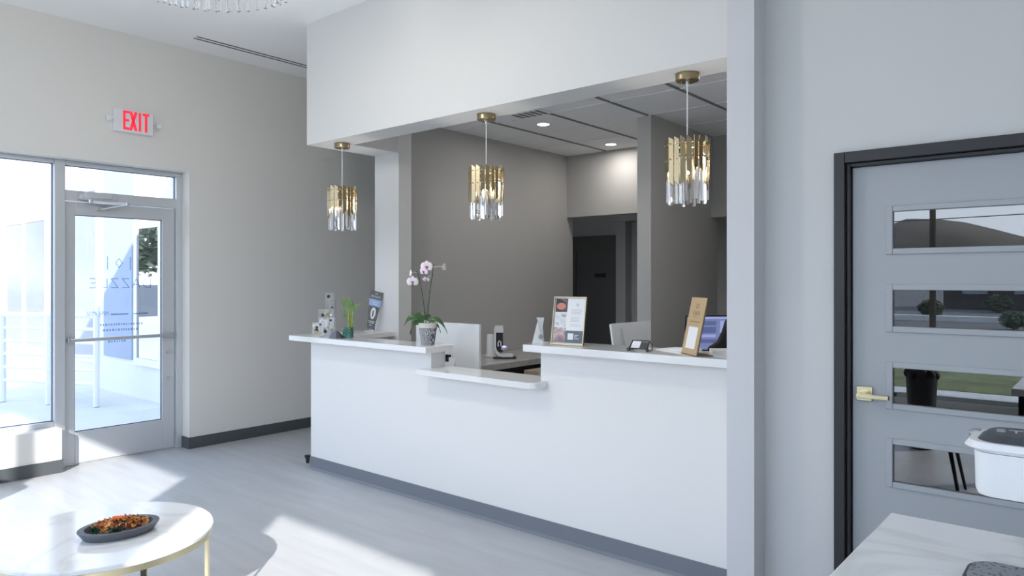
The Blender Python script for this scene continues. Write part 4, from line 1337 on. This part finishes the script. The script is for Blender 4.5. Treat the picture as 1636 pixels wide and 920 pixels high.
oc_d = 4.45
ocb = D(1185, 560, oc_d)
och = thing('office_chair', 'black high-backed office chair partly hidden by the white column', 'chair', (ocb.x, ocb.y, 0))
pts = [D(1133, 556, oc_d), D(1148, 546, oc_d), D(1156, 530, oc_d), D(1161, 513, oc_d), D(1172, 502, oc_d), D(1200, 502, oc_d), D(1212, 515, oc_d), D(1214, 556, oc_d), D(1212, 640, oc_d), D(1140, 640, oc_d)]
MB().prism(pts, FW * 0.05).build('backrest', M['blackfab'], och, bevel=0.01)
cxy = Vector((ocb.x, ocb.y, 0)) + FW * -0.22
MB().prism([(cxy.x + x, cxy.y + y, 0.45) for x, y in rbox_poly(-0.18, 0.18, -0.18, 0.18, 0.08)], (0, 0, 0.07)).build('seat', M['blackfab'], och, bevel=0.01)
MB().tube([(cxy.x, cxy.y, 0.06), (cxy.x, cxy.y, 0.45)], 0.025, 12).build('gas_lift', M['black'], och)
q = MB()
for k in range(5):
    a = 2 * PI * k / 5
    q.tube([(cxy.x, cxy.y, 0.09), (cxy.x + 0.2 * math.cos(a), cxy.y + 0.2 * math.sin(a), 0.06)], [0.025, 0.015], 8)
    q.ball((cxy.x + 0.2 * math.cos(a), cxy.y + 0.2 * math.sin(a), 0.027), 0.026, n=10, m=6)
q.build('wheel_base', M['black'], och)

# devices on the wall desk
dv = D(783.5, 569, 6.75)
r1 = thing('router_tower', 'white tapered tower device on the grey side desk', 'device', (dv.x, dv.y, 0.75))
MB().lathe([(0, 0.0005), (0.052, 0.0005), (0.052, 0.014), (0.040, 0.03), (0.034, 0.21), (0.028, 0.218), (0, 0.218)], (dv.x, dv.y, 0.75), 32).build('tower', M['plastic'], r1)
MB().lathe([(0.0525, 0.006), (0.0545, 0.006), (0.0545, 0.010), (0.0525, 0.010), (0.0525, 0.006)], (dv.x, dv.y, 0.75), 32).build('base_ring', M['grey'], r1)
cd_ = 6.6
cp = D(801, 568, cd_)
sa = thing('lamp_charger', 'white curved device with black face and purple glow on the side desk', 'device', (cp.x, cp.y, 0.75))
zs = 0.7505 - D(801, 569, cd_).z
def cpx(x, y, dd=0.0):
    return D(x, y, cd_ + dd) + Vector((0, 0, zs))
q = MB()
outer = [(789.5, 520), (791, 516), (803, 516), (804, 520), (804, 527), (792.5, 527), (792.5, 550), (794, 556), (799, 560), (806, 561), (818, 561), (820, 563.5), (819, 566), (802, 566), (795, 563.5), (791, 558), (789.5, 550)]
q.prism([cpx(*p) for p in outer], FW * 0.05)
q.build('curved_frame', M['plastic'], sa)
MB().prism([cpx(*p, 0.012) for p in ((792.5, 527), (803.5, 527), (803.5, 558), (798, 559), (794, 555.5), (792.5, 550))], FW * 0.03).build('face_panel', M['black'], sa)
MB().tube([cpx(*p, 0.004) for p in ((796, 549), (795.8, 543), (797.5, 540), (800, 541.5), (800.5, 549))], 0.006, 8).build('loop', M['plastic'], sa)
lb_ = cpx(805.5, 552, -0.015)
MB().ball(lb_, 0.030, 0.030, 0.022, 16, 10).build('glass_bulb', mat('frosted', (0.6, 0.58, 0.7), 0.3), sa)
MB().ball(lb_ + Vector((0, 0, 0.014)) - FW * 0.008, 0.022, 0.022, 0.011, 14, 8).build('glow', M['purple'], sa)
MB().prism([cpx(*p, 0.0) for p in ((788, 567), (825, 566), (824, 568.4), (788, 569))], FW * 0.09).build('black_base', M['black'], sa)

# carton under the wall desk
cbx = thing('cardboard_carton', 'taped brown carton standing against the edge of the grey side desk', 'carton', (-3.86, 5.1, 0))
MB().box(-4.05, -3.66, 4.95, 5.30, 0.002, 0.675).build('carton_body', M['card'], cbx, bevel=0.004)
MB().box(-3.89, -3.83, 4.9485, 4.9505, 0.2, 0.675).box(-3.89, -3.83, 4.95, 5.30, 0.674, 0.6765).build('packing_tape', mat('tape', (0.62, 0.55, 0.47), 0.15), cbx)

# black rubber stop on the floor
rs = thing('door_stop', 'small black rubber stop on the floor at the counter end', 'door stop', (-5.0, 3.35, 0))
MB().lathe([(0, 0), (0.012, 0), (0.014, 0.03), (0.024, 0.05), (0.024, 0.062), (0, 0.064)], (-5.0, 3.35, 0), 16).build('rubber_cup', M['black'], rs)
MB().box(-4.985, -4.84, 3.342, 3.358, 0.03, 0.05).build('bracket', M['black'], rs)

# ------------------------------------------------------------------ armchairs outside the frame at the left (their shadows fall into it) and by the window
def make_armchair():
    t = thing('armchair', 'black barrel armchair left of the coffee table nearest the entrance window', 'armchair', (0, 0, 0), group='black barrel armchairs')
    ring = []
    q = MB()
    nseg = 22
    prev = None
    for k in range(nseg + 1):
        a = math.radians(-30 + 240 * k / nseg)
        tt = abs(k / nseg - 0.5) * 2
        top = 0.76 - 0.16 * tt ** 2
        co, ci = Vector((0.33 * math.cos(a), 0.33 * math.sin(a), 0)), Vector((0.26 * math.cos(a), 0.26 * math.sin(a), 0))
        cur = [len(q.v) + i for i in range(4)]
        q.v += [co * 0.93 + Vector((0, 0, 0.22)), co + Vector((0, 0, top)), ci + Vector((0, 0, top)), ci + Vector((0, 0, 0.22))]
        if prev:
            for i in range(4):
                j = (i + 1) % 4
                q.face([prev[i], prev[j], cur[j], cur[i]])
        else:
            q.face(cur)
        prev = cur
    q.face(prev[::-1])
    q.build('backrest', M['blackfab'], t, bevel=0.015)
    MB().lathe([(0, 0.22), (0.25, 0.22), (0.265, 0.26), (0.262, 0.40), (0.24, 0.43), (0, 0.44)], (0, 0, 0), 36).build('seat', M['blackfab'], t)
    for a in (45, 135, 225, 315):
        c, s = math.cos(math.radians(a)), math.sin(math.radians(a))
        MB().tube([(0.18 * c, 0.18 * s, 0.23), (0.24 * c, 0.24 * s, 0)], [0.016, 0.010], 10).build('leg', M['black'], t)
    return t


ac = make_armchair()
ac.location = (-4.94, 0.47, 0)
ac.rotation_euler = (0, 0, 2.6)
a2 = copy_tree(ac)
a2.location = (-4.31, -0.12, 0)
a2.scale = (0.95, 0.95, 1.18)
a2.rotation_euler = (0, 0, 3.4)
a2['label'] = 'taller black barrel armchair nearer the storefront window'
wbn = thing('waste_bin', 'black waste bin with a lumpy liner, reflected in the third door pane', 'waste bin', (-1.315, -0.53, 0))
MB().lathe([(0, 0), (0.088, 0), (0.125, 0.64), (0.119, 0.64), (0.085, 0.012), (0, 0.012)], (-1.315, -0.53, 0), 32).build('bin', M['black'], wbn)
q = MB()
for k in range(9):
    a = 2 * PI * k / 9
    q.ball((-1.315 + 0.095 * math.cos(a), -0.53 + 0.095 * math.sin(a), 0.645 + 0.012 * (k % 3)), 0.048, n=10, m=6)
q.build('liner', M['blackfab'], wbn)
stb = thing('side_table', 'low black side table reflected in the lowest door pane', 'side table', (-1.05, 0.95, 0))
MB().lathe([(0, 0.385), (0.40, 0.385), (0.42, 0.395), (0.42, 0.42), (0, 0.42)], (-1.05, 0.95, 0), 64).build('tabletop', M['black'], stb)
for a in (40, 130, 220, 310):
    c, s_1 = math.cos(math.radians(a)), math.sin(math.radians(a))
    MB().tube([(-1.05 + 0.26 * c, 0.95 + 0.26 * s_1, 0.385), (-1.05 + 0.36 * c, 0.95 + 0.36 * s_1, 0)], [0.014, 0.010], 8).build('leg', M['black'], stb)

# ------------------------------------------------------------------ outside: entrance side
struct('porch', MB().box(-30, -6.42, -20, 12, -0.12, -0.01), M['concrete'], 'sunlit concrete walk outside the entrance door', 'pavement')
nw = MB()
YN = 3.85
nw.box(-22, -6.45, YN, YN + 0.3, -0.1, 4.2)
nwo = tag(nw.build('neighbour_wing', M['stucco']), 'white building wing outside the entrance door', 'building')
WM[nwo] = Matrix.Identity(4)
def wingpane(name, x0, x1, z0, z1, m, fr=0.07):
    f = MB().box(x0 - fr, x1 + fr, YN - 0.03, YN, z1, z1 + fr).box(x0 - fr, x1 + fr, YN - 0.03, YN, z0 - fr, z0)
    f.box(x0 - fr, x0, YN - 0.03, YN, z0, z1).box(x1, x1 + fr, YN - 0.03, YN, z0, z1)
    fo = f.build(name, M['railing'], nwo)
    MB().box(x0, x1, YN - 0.015, YN, z0, z1).build('pane', m, fo, smooth=0)
def wx(px):
    r_ = FW + RT * ((px - CX) / F)
    return r_.x / r_.y * YN
extd = mat('tinted_glass', (0.29, 0.305, 0.34), rough=0.2, spec=0.3)
wingpane('wing_window', wx(12), wx(38), 0.4, 2.42, extd)
wingpane('wing_window', wx(42), wx(74), 0.4, 2.42, extd)
wingpane('wing_window', wx(117), wx(156), 0.4, 2.72, mat('tinted_glass_pale', (0.36, 0.38, 0.42), rough=0.2, spec=0.3))
MB().box(wx(168), wx(213), YN - 0.02, YN, 0.46, 4.15).build('shade_panel', M['wing_shade_blue'], nwo)  # shaded part of the white wing wall, painted as a blue-grey sheet
wingpane('wing_door', wx(222), wx(256), 0.5, 2.12, M['extglass'], 0.09)
rl = thing('porch_railing', 'white horizontal bar railing outside the entrance window', 'railing', (-9.7, 2.9, 0))
ra, rb_ = Vector((-11.0, 2.35, 0)), Vector((-9.12, 3.25, 0))
for k in range(4):
    p = ra.lerp(rb_, k / 3)
    MB().tube([p, p + Vector((0, 0, 1.07))], 0.036, 8).build('post', M['railing'], rl)
for z in (1.06, 0.90, 0.74, 0.58, 0.42, 0.26):
    MB().tube([ra + Vector((0, 0, z)), rb_ + Vector((0, 0, z))], 0.032 if z > 1 else 0.02, 8).build('rail', M['railing'], rl)

# ------------------------------------------------------------------ outside: street side, seen reflected in the door panes
struct('ground', MB().box(-250, 250, -420, -2.65, -0.3, -0.16), M['asphalt'], 'asphalt street and parking outside the storefront', 'ground')
struct('sidewalk', MB().box(-30, 30, -4.6, -2.65, -0.16, -0.02), M['concrete'], 'concrete walk along the storefront', 'pavement')
tag(MB().box(-30, 30, -8.6, -4.8, -0.16, -0.04).build('lawn', M['lawn']), 'green lawn strip along the street, reflected in the third door pane', 'lawn', kind='stuff')
struct('kerb', MB().box(-40, 40, -26.5, -26.0, -0.16, 0.05), M['concrete'], 'pale kerb across the street', 'kerb')
hm = MB()
NX, NY = 60, 10
hr = random.Random(9)
prof = [hr.uniform(-1, 1) for _ in range(NX + 1)]
for j in range(NY + 1):
    for i in range(NX + 1):
        x = -260 + 520 * i / NX
        y = -230 - 130 * j / NY
        u = (x + 52) / 24
        ridge = 15.5 + 9.5 * math.exp(-u * u) + 1.5 * math.sin(x * 0.07) + 0.9 * prof[i]
        hm.v.append(Vector((x, y, -0.3 + ridge * math.sin(min(1, j / (NY * 0.6)) * PI / 2))))
for j in range(NY):
    for i in range(NX):
        a = j * (NX + 1) + i
        hm.face([a, a + 1, a + NX + 2, a + NX + 1])
struct('hills', hm, M['hill'], 'brown hill ridge on the horizon', 'hill')

fb_ = thing('far_building', 'low dark building across the street in the door reflection', 'building', (-3, -41, -0.16))
MB().box(-7.5, 3, -45, -40, -0.16, 2.2).build('walls', mat('dark_siding', (0.07, 0.06, 0.055), 0.8), fb_)
MB().hexa([(-8, -45.5, 2.2), (3.5, -45.5, 2.2), (3.5, -39.5, 2.2), (-8, -39.5, 2.2), (-7.2, -43.2, 3.0), (2.7, -43.2, 3.0), (2.7, -41.8, 3.0), (-7.2, -41.8, 3.0)]).build('roof', mat('brown_roof', (0.10, 0.075, 0.06), 0.9), fb_)
for k in range(4):
    MB().box(-6.6 + 2.4 * k, -5.4 + 2.4 * k, -40, -39.95, 0.7, 1.7).build('window', mat('far_glass', (0.25, 0.27, 0.30), 0.1) if k == 0 else bpy.data.materials['far_glass'], fb_)


def make_tree():
    t = thing('tree', 'leafy tree across the street reflected in the door glass', 'tree', (0, 0, -0.16), group='trees around the building')
    MB().tube([(0, 0, 0 - 0.16), (0.05, 0, 1.2), (0, 0.05, 2.2)], [0.16, 0.12, 0.07], 8).build('trunk', M['bark'], t)
    q = MB()
    rr = random.Random(2)
    for k in range(1500):
        v = Vector((rr.gauss(0, 1), rr.gauss(0, 1), rr.gauss(0, 1))).normalized() * (0.55 + 0.45 * rr.random())
        c = Vector((v.x * 1.5, v.y * 1.5, 2.9 + v.z * 1.35))
        d = Vector((rr.uniform(-1, 1), rr.uniform(-1, 1), rr.uniform(-1, 1))).normalized()
        e = d.orthogonal().normalized()
        s = rr.uniform(0.10, 0.2)
        b = len(q.v)
        q.v += [c - d * s, c + e * s * 0.5, c + d * s, c - e * s * 0.5]
        q.face([b, b + 1, b + 2, b + 3])
    q.build('crown', M['tree'], t, smooth=0)
    return t


tr0 = make_tree()
spots = [(-9.0, -24, 0.30), (-6.2, -29, 0.36), (-2.6, -22, 0.28), (-13, -30, 0.4), (-4.5, -36, 0.42), (2, -30, 0.5), (-19, 0.6, 1.15), (-15, -11, 1.1)]
tlab = ['low tree across the street, seen in the second door pane', 'low bushy tree behind the street kerb in the door reflection', 'small tree near the kerb in the door reflection',
        'broad tree far left across the street', 'broad far tree behind the power pole', 'far tree at the right across the street', 'tree beyond the porch mirrored in the wing door', 'tree on the walk corner outside the entrance']
for i, (x, y, s) in enumerate(spots):
    o = tr0 if i == 0 else copy_tree(tr0)
    o.location = (x, y, -0.16 - (1.3 * s if s < 0.55 else 0))
    o.scale = (s, s, s * 0.8)
    o.rotation_euler = (0, 0, i * 1.3)
    o['label'] = tlab[i]

up = thing('utility_pole', 'dark power pole with wires in the door reflection', 'power pole', (-3.55, -14, -0.16))
MB().tube([(-3.55, -14, -0.16), (-3.55, -14, 8.5)], [0.075, 0.06], 10).build('pole', M['bark'], up)
MB().box(-4.5, -2.6, -14.06, -13.94, 7.6, 7.75).build('crossarm', M['bark'], up)
for z, sag in ((3.05, 0.15), (7.8, 0.3)):
    q = MB().tube([(-40 + 80 * k / 24, -14, z - sag * (1 - ((k % 12) / 6 - 1) ** 2)) for k in range(25)], 0.012, 5)
    q.build('wire', M['black'], up)
